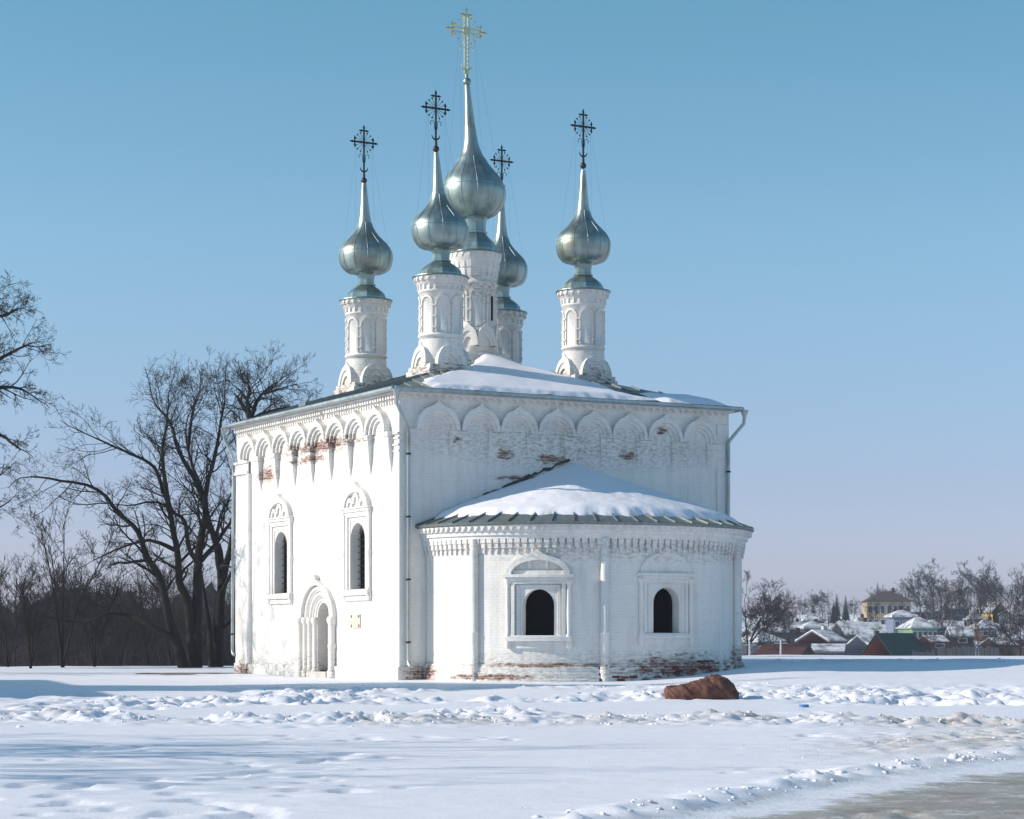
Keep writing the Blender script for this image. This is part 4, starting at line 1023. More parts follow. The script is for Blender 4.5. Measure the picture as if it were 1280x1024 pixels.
# bare earth patch thawed by the wall corner
bx, by, _ = c2w(-2.2, 13.6)
th_ = np.linspace(0, 2 * math.pi, 40, endpoint=False); V = [(bx, by, gz(bx, by) + .012)]
for f in (.5, 1):
    for t in th_:
        r_ = f * (1 + .35 * math.sin(3 * t + 1) + .2 * math.sin(7 * t)); x = bx + 2.1 * r_ * math.cos(t); y = by + 1.1 * r_ * math.sin(t); V.append((x, y, gz(x, y) + .012))
mb = MB(); n = 40; mb.add(V, [(0, 1 + k, 1 + (k + 1) % n) for k in range(n)] + [(1 + k, 1 + n + k, 1 + n + (k + 1) % n, 1 + (k + 1) % n) for k in range(n)]); o = mb.build('bare_earth', simple('thawed_earth', (.22, .18, .13), .95, 0, .5, 3, .03)); o['kind'] = 'structure'

# ------------------------------------------------------------------ bare trees
BARK = simple('dark_bark', (.020, .017, .014), .95, 0, .45, 2.5, .02)
BARK_R = simple('reddish_bark', (.040, .026, .024), .95, 0, .4, 3)
BIRCH = simple('pale_bark', (.22, .20, .18), .85, 0, .5, 2)
def tubes_np(polys, sides):
    """polys: list of (points, radii) -> V, F"""
    VV, FF, b = [], [], 0
    ang = np.arange(sides) * 2 * np.pi / sides; ca, sa = np.cos(ang), np.sin(ang)
    by = {}
    for p, r in polys: by.setdefault(len(p), []).append((p, r))
    for m, L in by.items():
        P = np.array([q[0] for q in L]); Rr = np.array([q[1] for q in L]); k = len(L)
        D = np.empty_like(P); D[:, 1:-1] = P[:, 2:] - P[:, :-2]; D[:, 0] = P[:, 1] - P[:, 0]; D[:, -1] = P[:, -1] - P[:, -2]
        D /= np.linalg.norm(D, axis=-1, keepdims=True) + 1e-9
        ref = np.zeros_like(D); ref[..., 0] = .31; ref[..., 1] = .92; ref[..., 2] = .22
        X = np.cross(D, ref); X /= np.linalg.norm(X, axis=-1, keepdims=True) + 1e-9; Y = np.cross(D, X)
        V = P[:, :, None] + Rr[:, :, None, None] * (X[:, :, None] * ca[None, None, :, None] + Y[:, :, None] * sa[None, None, :, None])
        i = (np.arange(k)[:, None, None] * m + np.arange(m - 1)[None, :, None]) * sides; j = np.arange(sides)[None, None]; j2 = (j + 1) % sides
        F = np.stack([i + j, i + j2, i + sides + j2, i + sides + j], -1).reshape(-1, 4) + b
        VV.append(V.reshape(-1, 3)); FF.append(F); b += k * m * sides
    return np.concatenate(VV), np.concatenate(FF)
def nrm(v):
    l = math.sqrt(v[0] * v[0] + v[1] * v[1] + v[2] * v[2]) or 1; return (v[0] / l, v[1] / l, v[2] / l)
class Tree:
    def __init__(s, seed, levels=4, twig=.009, kids=(6, 5, 5, 3), ratio=.58, wander=.22, up=.06, spread=(25, 60), sag=0):
        s.r = random.Random(seed); s.thick = []; s.thin = []; s.lv = levels; s.tw = twig; s.k = kids; s.ratio = ratio; s.wd = wander; s.up = up; s.sp = spread; s.sag = sag; s.seg = 0
    def put(s, P, Rr):
        (s.thick if Rr[0] > .045 else s.thin).append((P, Rr))
    def side(s, D, ang):
        r = s.r; q = nrm((r.gauss(0, 1), r.gauss(0, 1), r.gauss(0, 1))); d = q[0] * D[0] + q[1] * D[1] + q[2] * D[2]
        q = nrm((q[0] - d * D[0], q[1] - d * D[1], q[2] - d * D[2])); c, sn = math.cos(ang), math.sin(ang)
        return nrm((D[0] * c + q[0] * sn, D[1] * c + q[1] * sn, D[2] * c + q[2] * sn))
    def grow(s, P, D, L, rad, lev):
        r = s.r; n = s.seg or (4 if lev < s.lv - 1 else 3); pts = [P]; rs_ = [rad]; dirs = []
        end = max(s.tw * .7, rad * .38)
        for i in range(n):
            u = s.up - (s.sag if lev >= 2 else 0)
            D = nrm((D[0] + r.gauss(0, s.wd), D[1] + r.gauss(0, s.wd), D[2] + r.gauss(0, s.wd) + u)); st = L / n
            P = (P[0] + D[0] * st, P[1] + D[1] * st, P[2] + D[2] * st); pts.append(P); dirs.append(D); rs_.append(rad + (end - rad) * (i + 1) / n)
        s.put(pts, rs_)
        if lev >= s.lv: return
        for _ in range(s.k[min(lev, len(s.k) - 1)]):
            s.child(pts, rs_, dirs, L, lev, r.uniform(.25, 1.0))
    def child(s, pts, rs_, dirs, L, lev, t):
        r = s.r; n = len(dirs); f = t * n; i = min(int(f), n - 1); f -= i; a, b = pts[i], pts[i + 1]
        p = tuple(a[c] + (b[c] - a[c]) * f for c in range(3)); rd = (rs_[i] + (rs_[i + 1] - rs_[i]) * f) * r.uniform(.5, .72)
        s.grow(p, s.side(dirs[i], R(r.uniform(*s.sp))), L * s.ratio * r.uniform(.7, 1.25) * (1 - .3 * t), max(s.tw, rd), lev + 1)
    def limb(s, pts, r0, r1, kids, L, lev=0, t0=.3):
        """a given limb (points) from which branches of length L spring"""
        n = len(pts); rs_ = [r0 + (r1 - r0) * (i / (n - 1)) ** .8 for i in range(n)]
        # smooth
        q = []; qr = []
        for i in range(n - 1):
            p0, p1, p2, p3 = pts[max(i - 1, 0)], pts[i], pts[i + 1], pts[min(i + 2, n - 1)]
            for j in range(3):
                t = j / 3; q.append(tuple(.5 * (2 * p1[c] + (p2[c] - p0[c]) * t + (2 * p0[c] - 5 * p1[c] + 4 * p2[c] - p3[c]) * t * t + (3 * p1[c] - p0[c] - 3 * p2[c] + p3[c]) * t ** 3) + s.r.gauss(0, r1 * .35) for c in range(3))); qr.append(rs_[i] + (rs_[i + 1] - rs_[i]) * t)
        q.append(tuple(pts[-1])); qr.append(rs_[-1]); s.put(q, qr)
        dirs = [nrm(tuple(q[i + 1][c] - q[i][c] for c in range(3))) for i in range(len(q) - 1)]
        for k in range(kids):
            t = t0 + (1 - t0) * (k + s.r.random()) / kids; s.child(q, qr, dirs, L / s.ratio, lev - 1 if lev else 0, min(t, .999)) if False else s._spring(q, qr, dirs, L, lev, min(t, .999))
        s.grow(q[-1], dirs[-1], L * .9, qr[-1], 1)
    def _spring(s, q, qr, dirs, L, lev, t):
        r = s.r; n = len(dirs); f = t * n; i = min(int(f), n - 1); f -= i; a, b = q[i], q[i + 1]
        p = tuple(a[c] + (b[c] - a[c]) * f for c in range(3)); rd = (qr[i] + (qr[i + 1] - qr[i]) * f) * r.uniform(.3, .55)
        s.grow(p, s.side(dirs[i], R(r.uniform(*s.sp))), L * r.uniform(.6, 1.25), max(s.tw * 1.6, min(rd, L * .035)), 1)
    def meshes(s):
        out = []
        out.append(np_mesh('trunk', *tubes_np(s.thick, 9), smooth=True) if s.thick else None)
        out.append(np_mesh('crown', *tubes_np(s.thin, 3), smooth=False) if s.thin else None)
        return out
    def place(s, name, label, loc=(0, 0, 0), mat=BARK, group=None, twigmat=None):
        t, c = s.meshes(); o = empty(name, loc); tag(o, label, 'tree', group)
        link('trunk', t, mat, o)
        if c: link('crown', c, twigmat or mat, o)
        return o
def pxs(L, d, base, wob=0, rnd=None):
    """photo points -> points relative to base, with the limb wandering in depth"""
    out = []; dd = d
    for i, (u, v) in enumerate(L):
        if i and rnd: dd += rnd.uniform(-wob, wob)
        p = px(u, v, dd); out.append((p[0] - base[0], p[1] - base[1], p[2] - base[2]))
    return out
D1 = 91.0; b1 = px(240, 836, D1); b1 = (b1[0], b1[1], gz(b1[0], b1[1]) - .1)
T = Tree(21, 4, .006, (5, 4, 4, 3), .58, .17, .05)
rn = random.Random(77)
spec = [  # photo polylines, base radius, end radius, kids, branch length
    ([(230, 838), (224, 812), (214, 783), (206, 749), (197, 716), (183, 697), (173, 665), (149, 642), (122, 612), (76, 601), (38, 596)], .25, .035, 26, 2.0, -.35),
    ([(214, 797), (187, 781), (159, 770), (130, 769), (98, 778), (60, 772)], .14, .03, 12, 1.5, -.5),
    ([(241, 838), (239, 796), (235, 753), (224, 728), (223, 697), (218, 671), (212, 640), (201, 604), (188, 579), (152, 563), (120, 548)], .24, .035, 26, 2.0, .3),
    ([(212, 640), (206, 600), (203, 560), (208, 533), (211, 505)], .12, .03, 18, 1.8, .3),
    ([(223, 690), (200, 679), (179, 676), (146, 687), (118, 700)], .11, .025, 11, 1.3, -.6),
    ([(246, 838), (247, 757), (248, 704), (252, 665), (257, 640), (246, 604), (223, 563), (213, 530), (196, 508)], .26, .035, 26, 2.0, .5),
    ([(248, 704), (236, 685), (231, 652), (218, 642), (196, 628), (160, 632)], .13, .03, 12, 1.5, .7),
    ([(257, 640), (258, 610), (269, 568), (276, 525), (281, 500)], .14, .03, 20, 1.9, .5),
    ([(252, 700), (267, 683), (282, 661), (292, 648), (303, 610), (296, 560)], .12, .03, 12, 1.6, .6),
    ([(235, 560), (240, 520), (245, 500)], .09, .025, 12, 1.6, .3),
]
for L, r0, r1, k, bl, wob in spec:
    T.limb(pxs(L, D1 + wob, b1, abs(wob) + .25, rn), r0, r1, k, bl, t0=.28)
T.place('bare_tree', 'big bare many-stemmed tree left of the church with limbs sweeping left', b1, group='bare trees left of the church')
b2 = px(271, 836, 93.5); b2 = (b2[0], b2[1], gz(b2[0], b2[1]) - .1)
T = Tree(22, 4, .006, (5, 4, 4, 3), .58, .17, .05)
for L, r0, r1, k, bl, wob in [([(271, 838), (274, 777), (277, 734), (274, 704), (270, 681), (261, 652), (252, 612), (238, 575), (232, 540)], .28, .04, 20, 1.9, .4),
                              ([(277, 734), (281, 712), (287, 689), (292, 658), (294, 624), (300, 570), (318, 540)], .20, .03, 16, 1.8, .4), ([(278, 740), (290, 715), (303, 707), (316, 690)], .10, .025, 8, 1.4, .4),
                              ([(265, 838), (262, 790), (255, 742), (250, 712), (240, 690)], .16, .03, 8, 1.3, -.4), ([(275, 790), (290, 776), (306, 772)], .09, .025, 6, 1.2, .2)]:
    T.limb(pxs(L, 93.5 + wob, b2, abs(wob) + .2, rn), r0, r1, k, bl, t0=.3)
T.place('bare_tree', 'bare dark-trunked tree pressed against the church left edge', b2, group='bare trees left of the church')
b3 = px(318, 834, 101); b3 = (b3[0], b3[1], gz(b3[0], b3[1]) - .1)
T = Tree(23, 4, .006, (5, 4, 4, 3), .58, .17, .05)
T.limb(pxs([(318, 836), (316, 700), (313, 560), (313, 525)], 101, b3, .2, rn), .32, .16, 4, 1.5, t0=.7)
for L, r0, r1, k, bl in [([(313, 525), (309, 500), (313, 486), (307, 478)], .13, .03, 14, 1.6), ([(313, 525), (322, 500), (330, 490), (340, 482)], .13, .03, 16, 1.6),
                         ([(314, 526), (326, 518), (350, 511), (370, 508)], .12, .03, 15, 1.5), ([(330, 492), (345, 488), (360, 483)], .08, .025, 10, 1.3), ([(310, 500), (302, 490), (296, 485)], .06, .02, 6, 1.1)]:
    T.limb(pxs(L, 101, b3, .5, rn), r0, r1, k, bl, t0=.15)
T.place('bare_tree', 'bare treetop rising behind the church roof gutter', b3, group='bare trees left of the church')
b4 = px(-75, 846, 83); b4 = (b4[0], b4[1], gz(b4[0], b4[1]) - .1)
T = Tree(24, 4, .006, (5, 4, 4, 3), .60, .17, .02, sag=.04)
T.limb(pxs([(-75, 848), (-74, 720), (-70, 600), (-66, 500), (-70, 420), (-62, 350)], 83, b4, .2, rn), .34, .05, 14, 2.2, t0=.35)
for L, r0, r1, k, bl in [([(-66, 530), (-30, 490), (0, 485), (22, 485), (36, 492)], .13, .03, 14, 1.1), ([(-68, 500), (-30, 462), (0, 448), (24, 436), (34, 432)], .12, .03, 15, 1.1), ([(-70, 450), (-35, 420), (-8, 398), (8, 394), (16, 388)], .12, .03, 15, 1.0),
                         ([(-68, 560), (-30, 528), (0, 543), (18, 556), (26, 562)], .11, .03, 9, .9), ([(-70, 620), (-40, 600), (-15, 605), (5, 590)], .09, .02, 8, .9), ([(-66, 420), (-30, 380), (-15, 372), (-8, 366)], .1, .03, 12, 1.0),
                         ([(-75, 640), (-40, 650), (-12, 640), (10, 628)], .10, .02, 9, 1.0), ([(-70, 480), (-100, 440), (-130, 400)], .14, .03, 12, 1.8), ([(-72, 560), (-110, 520), (-150, 500)], .14, .03, 12, 1.8)]:
    T.limb(pxs(L, 83, b4, .5, rn), r0, r1, k, bl, t0=.15)
T.place('bare_tree', 'bare tree leaning in over the left edge of the photo', b4, group='bare trees left of the church')
# tree builder for whole trees grown from the ground
def wild(seed, h, r, kind='oak', twig=.010, kids=(5, 5, 4, 3), lim=9):
    T = Tree(seed, 4 if kind != 'far' else 3, twig, kids, .58, .22, .07 if kind != 'birch' else .02, sag=.0 if kind != 'birch' else .10, spread=(22, 52) if kind != 'birch' else (18, 45))
    rs = random.Random(seed); n = 6; x = y = 0; pts = []
    for i in range(n): pts.append((x, y, h * .86 * i / (n - 1))); x += rs.gauss(0, h * .018); y += rs.gauss(0, h * .018)
    T.limb(pts, r, r * .2, lim, h * .26, t0=.25 if kind != 'birch' else .2)
    if kind == 'oak':
        for k in range(4):
            a = rs.uniform(0, 6.28); i = rs.randint(1, 3); p = pts[i]; L = h * rs.uniform(.32, .45); q = [p]
            for j in range(1, 4): q.append((p[0] + math.cos(a) * L * .7 * j / 3, p[1] + math.sin(a) * L * .7 * j / 3, p[2] + L * (.75 * j / 3) + .0))
            T.limb(q, r * .5, r * .12, lim, h * .2, t0=.25)
    return T
def copy_tree(src, loc, rz, sc, label, group):
    o = src.copy(); COL.objects.link(o); o.location = loc; o.rotation_euler = (0, 0, rz); o.scale = sc; tag(o, label, 'tree', group)
    for ch in src.children: c = ch.copy(); COL.objects.link(c); c.parent = o
    return o
# off to the left, out of the frame: the trees whose shadows streak the foreground
SH = wild(31, 12, .20, 'oak', .012, (4, 4, 4, 2), 7).place('bare_tree', 'bare tree off the left edge shading the middle of the foreground', (-25, 28.6, -.3), group='bare trees shading the foreground')
for x, y, rz, sc, lab in ((-27, 31.6, 2, 1.1, 'bare tree off the left edge, farthest from the viewer, shading the foreground'), (-22, 26.2, 4, .85, 'smallest bare tree off the left edge, nearest the viewer')): copy_tree(SH, (x, y, -.3), rz, (sc,) * 3, lab, 'bare trees shading the foreground')
copy_tree(SH, (-28, 81, -.1), 3.3, (1.1,) * 3, 'bare tree off the left edge whose branches shade the church wall', 'bare trees shading the foreground')
# thin saplings in front of the left wood
def sapling(seed, h):
    T = Tree(seed, 3, .009, (5, 4, 4), .6, .18, .10, spread=(18, 42)); rs = random.Random(seed)
    for k in range(rs.randint(3, 5)):
        a = rs.uniform(0, 6.28); sp = rs.uniform(.08, .30); q = [(0, 0, 0)]
        for j in range(1, 5): q.append((math.cos(a) * sp * h * j / 4 * (.6 + .1 * j), math.sin(a) * sp * h * j / 4 * (.6 + .1 * j), h * rs.uniform(.75, .95) * j / 4))
        T.limb(q, .055, .018, 12, h * .2, t0=.25)
    return T
SAP = [sapling(41, 6.2), sapling(42, 5.2)]
sapl = [(78, 92, 0, 1.05, 0, 'tall thin many-stemmed sapling at the centre of the left thicket'), (38, 90, 1, .8, 1.1, 'thin dark sapling near the left edge of the thicket'), (10, 94, 0, .7, 2, 'thin sapling at the far left edge of the thicket'), (118, 96, 1, .85, 3, 'thin sapling right of the thicket centre'), (150, 98, 0, .6, 4, 'low sapling under the big tree sweeping limbs'), (185, 100, 1, .75, 5, 'low sapling just left of the big trunks'), (215, 102, 0, .7, .6, 'low sapling behind the big leaning trunk')]
srcs = [None, None]
for u, d, k, sc, rz, lab in sapl:
    p = px(u, 800, d); loc = (p[0], d, gz(p[0], d) - .1)
    if srcs[k] is None:
        srcs[k] = SAP[k].place('sapling', lab, loc, BARK, 'saplings in the left thicket', BARK); srcs[k].scale = (sc,) * 3; srcs[k].rotation_euler = (0, 0, rz)
    else: copy_tree(srcs[k], loc, rz, (sc,) * 3, lab, 'saplings in the left thicket')
# the wood beyond the crest on the left: reads as one mass
def wood(name, label, spots, protos, mat):
    """many far trees as one mesh"""
    VV, FF, b = [], [], 0
    for x, y, z, k, s_, rz in spots:
        for V, F in protos[k]:
            c, s = math.cos(rz), math.sin(rz); Q = V * s_; Q = np.stack([Q[:, 0] * c - Q[:, 1] * s + x, Q[:, 0] * s + Q[:, 1] * c + y, Q[:, 2] + z], 1); VV.append(Q); FF.append(F + b); b += len(V)
    me = np_mesh(name, np.concatenate(VV), np.concatenate(FF)); me.materials.append(mat)
    return tag(link(name, me), label, 'wood', kind='stuff')
def proto_np(T): return [tubes_np(T.thick, 5), tubes_np(T.thin, 3)]
def far_proto(T): return proto_np(T)
def light(seed, h, r, tw, kids, lim):
    T = Tree(seed, 3, tw, kids, .60, .2, .09, spread=(20, 50)); T.seg = 2; rs = random.Random(seed); x = y = 0; pts = []
    for i in range(5): pts.append((x, y, h * .84 * i / 4)); x += rs.gauss(0, h * .02); y += rs.gauss(0, h * .02)
    T.limb(pts, r, r * .2, lim, h * .28, t0=.22); return T
FP = [far_proto(light(51, 11, .16, .020, (5, 4, 3), 18)), far_proto(light(52, 13, .15, .020, (5, 4, 3), 20)), far_proto(light(53, 9, .12, .018, (5, 4, 3), 18)), far_proto(light(54, 6, .06, .016, (5, 4, 2), 14))]
rs = random.Random(5); spots = []
for _ in range(96):
    d = rs.uniform(125, 240); u = rs.uniform(-60, 330); x = (u - 640) / FPX * d; z = float(ground_base(np.array([x]), np.array([d]))[0]); top = 1.43 + (796 - rs.uniform(708, 785)) * d / FPX; h = max(4, top - z); k = rs.randint(0, 2); spots.append((x, d, z - .2, k, h / (11, 13, 9)[k], rs.uniform(0, 6)))
for _ in range(40):
    d = rs.uniform(106, 130); u = rs.uniform(-40, 320); x = (u - 640) / FPX * d; z = float(ground_base(np.array([x]), np.array([d]))[0]); spots.append((x, d, z - .2, 2, rs.uniform(.3, .6), rs.uniform(0, 6)))
WOODM = simple('winter_wood_bark', (.030, .022, .023), .95, 0, .35, .4)
wood('winter_wood', 'dense bare brown wood filling the background left of the church', spots, FP, WOODM)

ux = np.arange(-135, -16, 1.1); uy = np.arange(132, 330, 1.6)
def ufn(X, Y):
    h = (1.0 + 4.6 * fbm(X / 7, Y / 11, 121, 3)) * (.25 + 1.3 * vnoise(X / .9, Y / 1.3, 123)) * (.35 + 1.05 * fbm(X / 15, Y / 30, 127, 3)) * sstep(132, 150, Y) * sstep(-16, -24, X)
    return ground_base(X, Y) - .3 + h
UV, UF, _, _ = grid_mesh('u', ux, uy, ufn); me = np_mesh('undergrowth', UV, UF, False); me.materials.append(simple('winter_undergrowth', (.035, .027, .028), 1, 0, .6, .9, .2, 0))
tag(link('undergrowth', me), 'dark bare undergrowth along the foot of the left wood', 'undergrowth', kind='stuff')
# ------------------------------------------------------------------ the town on the far bank
def old_snow():
    m, nt, b = new_mat('old_patchy_snow'); n = N(nt); P = n('TexCoord').outputs['Object']
    c = n.ramp(n.noise(P, .55, 6, .65), [(.40, (.15, .15, .16)), (.50, (.50, .51, .54)), (.62, (.74, .74, .78))]); n.l(c, b.inputs['Base Color']); b.inputs['Roughness'].default_value = .8
    n.l(n.bump(n.noise(P, 1.5, 5), .6, .15), b.inputs['Normal']); return m
OLDSNOW = old_snow()
def colmat(c, nm): return simple(nm, c, .85, 0, .15, 1.2)
PAL = dict(log=(.045, .05, .075), dark=(.04, .038, .045), red=(.095, .036, .032), brown=(.12, .075, .055), grey=(.13, .125, .125), yellow=(.40, .32, .19), green=(.17, .27, .165), pale_green=(.30, .42, .38), dgreen=(.012, .06, .045), white=(.5, .5, .5), blue=(.15, .18, .25), orange=(.30, .10, .055), ochre=(.50, .33, .07), brownroof=(.075, .055, .055), slate=(.17, .18, .19))
PM = {k: colmat(v, 'paint_' + k) for k, v in PAL.items()}
def house(label, u, vb, d, wpx, hpx, rpx, wall, roof, style='gable', dep=None, rz=0, snow=0, nwin=3, two=False, chim=True, overh=.35, trim='white', gable_front=False):
    m = d / FPX; w, h, rh = wpx * m, hpx * m, rpx * m; dp = dep or w * .8
    p = px(u, vb, d); H = empty('house', (p[0], p[1], p[2]), rz); tag(H, label, 'house', 'houses of the far bank')
    x, y = w / 2, dp / 2
    q = MB()
    if style == 'gable' and gable_front:
        q.poly(lambda a, z, pp: (a, -y + pp, z), [(-x, -4), (x, -4), (x, h), (0, h + rh), (-x, h)], 0, 2 * y)
    elif style == 'gable':
        q.poly(lambda a, z, pp: (-x + pp, a, z), [(-y, -4), (y, -4), (y, h), (0, h + rh), (-y, h)], 0, 2 * x)
    else: q.box(-x, x, -y, y, -4, h)
    if style == 'gable': q.add([(0, 0, 0)] * 3, [])
    if style == 'gable':
        P = [(-y, -4), (y, -4), (y, h), (0, h + rh), (-y, h)] if not gable_front else None
        if gable_front:
            Pg = [(-x, -4), (x, -4), (x, h), (0, h + rh), (-x, h)]; q.add([(a, y, z) for a, z in Pg], [tuple(range(5))])
        else: q.add([(x, a, z) for a, z in P], [tuple(range(5))])
    q.build('wall', PM[wall], H)
    e = overh; t = .14
    q = MB(); sl_ = rh / (x if gable_front else y)
    def slope(lift, thick, trim_=0.0, e=e):
        b = MB()
        if style == 'hip':
            r0 = max(0.0, x - y) if x > y else 0; xr = x - min(x, y) * .8
            lo = [(-x - e, -y - e, h - e * .4), (x + e, -y - e, h - e * .4), (x + e, y + e, h - e * .4), (-x - e, y + e, h - e * .4)]; hi = [(-xr, 0, h + rh), (xr, 0, h + rh)]
            V = [(a, b_, c + lift) for a, b_, c in lo + hi]; V += [(a, b_, c + lift - thick) for a, b_, c in lo]
            b.add(V, [(0, 1, 5, 4), (1, 2, 5), (2, 3, 4, 5), (3, 0, 4), (6, 7, 1, 0), (7, 8, 2, 1), (8, 9, 3, 2), (9, 6, 0, 3), (9, 8, 7, 6)])
        elif gable_front:
            for s in (-1, 1):
                P = [(0, h + rh + lift), (s * (x + e), h - e * sl_ + lift), (s * (x + e), h - e * sl_ + lift - thick), (0, h + rh + lift - thick)]
                b.poly(lambda a, z, pp: (a, pp, z), P, -y - e, y + e); b.add([(a, -y - e, z) for a, z in P], [(0, 1, 2, 3)])
        else:
            for s in (-1, 1):
                P = [(0, h + rh + lift), (s * (y + e), h - e * sl_ + lift), (s * (y + e), h - e * sl_ + lift - thick), (0, h + rh + lift - thick)]
                b.poly(lambda a, z, pp: (pp, a, z), P, -x - e, x + e); b.add([(-x - e, a, z) for a, z in P], [(0, 1, 2, 3)])
        return b
    ro = slope(.16, .14).build('roof', PM[roof], H)
    if snow: slope(.18 + snow, snow, e=e - .04).build('roof_snow', OLDSNOW, H)
    if chim: c = MB(); c.box(x * .25, x * .25 + .5, -.2, .35, h + rh * .4, h + rh + .8); c.build('chimney', PM['red' if wall != 'red' else 'white'], ro)
    rows = [(.30, .72)] if not two else [(.10, .36), (.58, .84)]
    for a, b in rows:
        for k in range(nwin):
            cx = -x + (k + .5) * 2 * x / nwin; ww = min(.55, 2 * x / nwin * .28)
            f = MB(); f.box(cx - ww - .13, cx + ww + .13, -y - .07, -y + .02, h * a - .1, h * b + .16); wn = f.build('window', PM[trim], H)
            g = MB(); g.box(cx - ww, cx + ww, -y - .09, -y - .075, h * a, h * b); g.build('pane', simple('far_window_glass', (.05, .06, .08), .15), wn)
    return H
house('dark log house with snowy hip roof just right of the apse', 950, 820, 262, 32, 17, 10, 'log', 'slate', 'hip', 8, .25, .16, 4)
house('low red-roofed shed in front of the dark log houses', 982, 829, 240, 50, 11, 12, 'brown', 'red', 'gable', 8, -.30, 0, 2, chim=False)
house('small house with white snowy hip roof behind the log house', 966, 805, 332, 26, 14, 10, 'brown', 'slate', 'hip', 6, .1, .25, 2)
house('dark house with broad black roof left of the red gable', 990, 818, 300, 42, 10, 16, 'dark', 'dark', 'gable', 9, .1, 0, 3)
house('low dark house under a clean snow-covered hip roof', 1015, 806, 345, 24, 20, 6, 'dark', 'slate', 'hip', 7, 0, .3, 2)
house('small snow-roofed red cottage behind the grey shed', 1026, 820, 290, 22, 18, 12, 'red', 'slate', 'gable', 7, .5, .15, 1)
house('grey plank shed with rusted roof beside the snowy bushes', 1036, 826, 255, 36, 11, 8, 'grey', 'slate', 'gable', 6, -.2, .05, 0, chim=False)
house('teal-roofed house far up among the left trees', 1012, 790, 430, 26, 14, 8, 'blue', 'pale_green', 'hip', 8, .1, .12, 2)
house('brown log house in the hollow behind the shed roofs', 990, 800, 370, 40, 12, 9, 'brown', 'brownroof', 'gable', 9, 0, .04, 4)
house('pale house with patchy snow on its wide grey roof', 1073, 814, 318, 50, 20, 15, 'grey', 'slate', 'gable', 9, .12, .07, 3)
house('blue house with snowy roof left of the orange gable', 1090, 824, 285, 36, 12, 16, 'blue', 'slate', 'gable', 8, .35, .14, 2)
house('yellow two-storey house with brown hip roof on the hill', 1108, 788, 425, 54, 36, 12, 'yellow', 'brownroof', 'hip', 11, -.08, 0, 7, True)
house('grey-blue house with snow-white hip roof below the yellow house', 1126, 790, 385, 28, 18, 6, 'blue', 'slate', 'hip', 8, 0, .3, 3)
house('green house with pale green hip roof and white window frames', 1147, 803, 338, 32, 18, 12, 'green', 'pale_green', 'hip', 8, .1, .02, 5)
house('orange gabled house with dark green roof at the crest', 1119, 830, 268, 42, 10, 27, 'orange', 'dgreen', 'gable', 10, -.62, 0, 1, gable_front=True, chim=False)
house('long grey-roofed house behind the yellow house', 1150, 778, 450, 42, 12, 8, 'grey', 'slate', 'gable', 9, 0, .05, 3)
house('dark house with white snowy roof right of the green house', 1176, 800, 345, 28, 14, 8, 'dark', 'slate', 'gable', 8, .1, .22, 2)
house('low dark shed with thick snow roof near the right birches', 1200, 806, 310, 26, 10, 9, 'dark', 'slate', 'gable', 7, -.1, .25, 1, chim=False)
house('small ochre-gabled house high on the right slope', 1240, 778, 430, 18, 14, 10, 'ochre', 'slate', 'gable', 8, .15, .06, 1, gable_front=True)
house('whitish house beside a long roof on the right slope', 1266, 786, 420, 14, 16, 6, 'white', 'brownroof', 'gable', 8, .2, .1, 1)
house('snow-roofed dark cottage at the right edge of the town', 1268, 812, 300, 40, 12, 14, 'brown', 'slate', 'gable', 8, -.15, .2, 2)
house('brown house peeping out behind the right bushes', 1232, 798, 360, 30, 12, 9, 'brown', 'slate', 'hip', 8, .1, .12, 3)
house('small dark barn behind the pale house', 1062, 800, 365, 30, 12, 8, 'dark', 'slate', 'gable', 8, -.1, .10, 1, chim=False)
house('low brown cottage tucked behind the apse-side tree', 944, 806, 330, 16, 10, 9, 'brown', 'slate', 'gable', 6, .3, .08, 1)
house('small grey cabin under the hazy left skyline', 984, 788, 410, 18, 10, 8, 'grey', 'brownroof', 'gable', 7, .1, .05, 1)
house('tiny snow-capped shed between the spruces and the pale house', 1048, 802, 372, 14, 10, 7, 'dark', 'slate', 'gable', 5, -.3, .15, 0, chim=False)
house('dark lean house squeezed left of the yellow house', 1074, 792, 408, 18, 11, 8, 'brown', 'slate', 'hip', 6, .2, .12, 2)
house('rusty-roofed shed in the hollow below the green house', 1166, 812, 300, 20, 9, 7, 'brown', 'red', 'gable', 5, .2, .04, 1, chim=False)
house('grey cottage half hidden left of the ochre gable', 1218, 786, 400, 20, 11, 8, 'grey', 'slate', 'hip', 6, -.1, .12, 2)
house('small brown barn low in the right-hand bushes', 1248, 816, 290, 20, 9, 8, 'brown', 'brownroof', 'gable', 6, .2, .06, 0, chim=False)
house('distant grey roof among the trees right of the great crown', 1196, 772, 455, 22, 10, 7, 'grey', 'slate', 'gable', 7, 0, .1, 1)
# plank fence and poles
def fence(label, u0, u1, v, d, hpx):
    F = empty('plank_fence', px(u0, v, d)); tag(F, label, 'fence', 'fences of the far bank'); m = d / FPX; n = int((u1 - u0) * m / .34); q = None
    b = MB(); b.box(0, (u1 - u0) * m, .03, .09, hpx * m * .7, hpx * m * .7 + .12); b.build('rail', PM['grey'], F)
    rs = random.Random(int(u0)); me = None
    for k in range(n):
        if me is None:
            q = MB(); q.box(-.14, .14, -.02, .02, -3, hpx * m); o = q.build('plank', PM['grey'], F); me = o.data
        else: o = link('plank', me, None, F)
        o.location = (k * .34 + .17, rs.uniform(-.03, .03), rs.uniform(-.15, .15)); o.rotation_euler = (0, rs.uniform(-.03, .03), 0)
fence('grey weathered plank fence at the foot of the right slope', 1172, 1250, 826, 250, 17)
fence('short grey plank fence below the green-roofed house', 1140, 1170, 828, 262, 14)
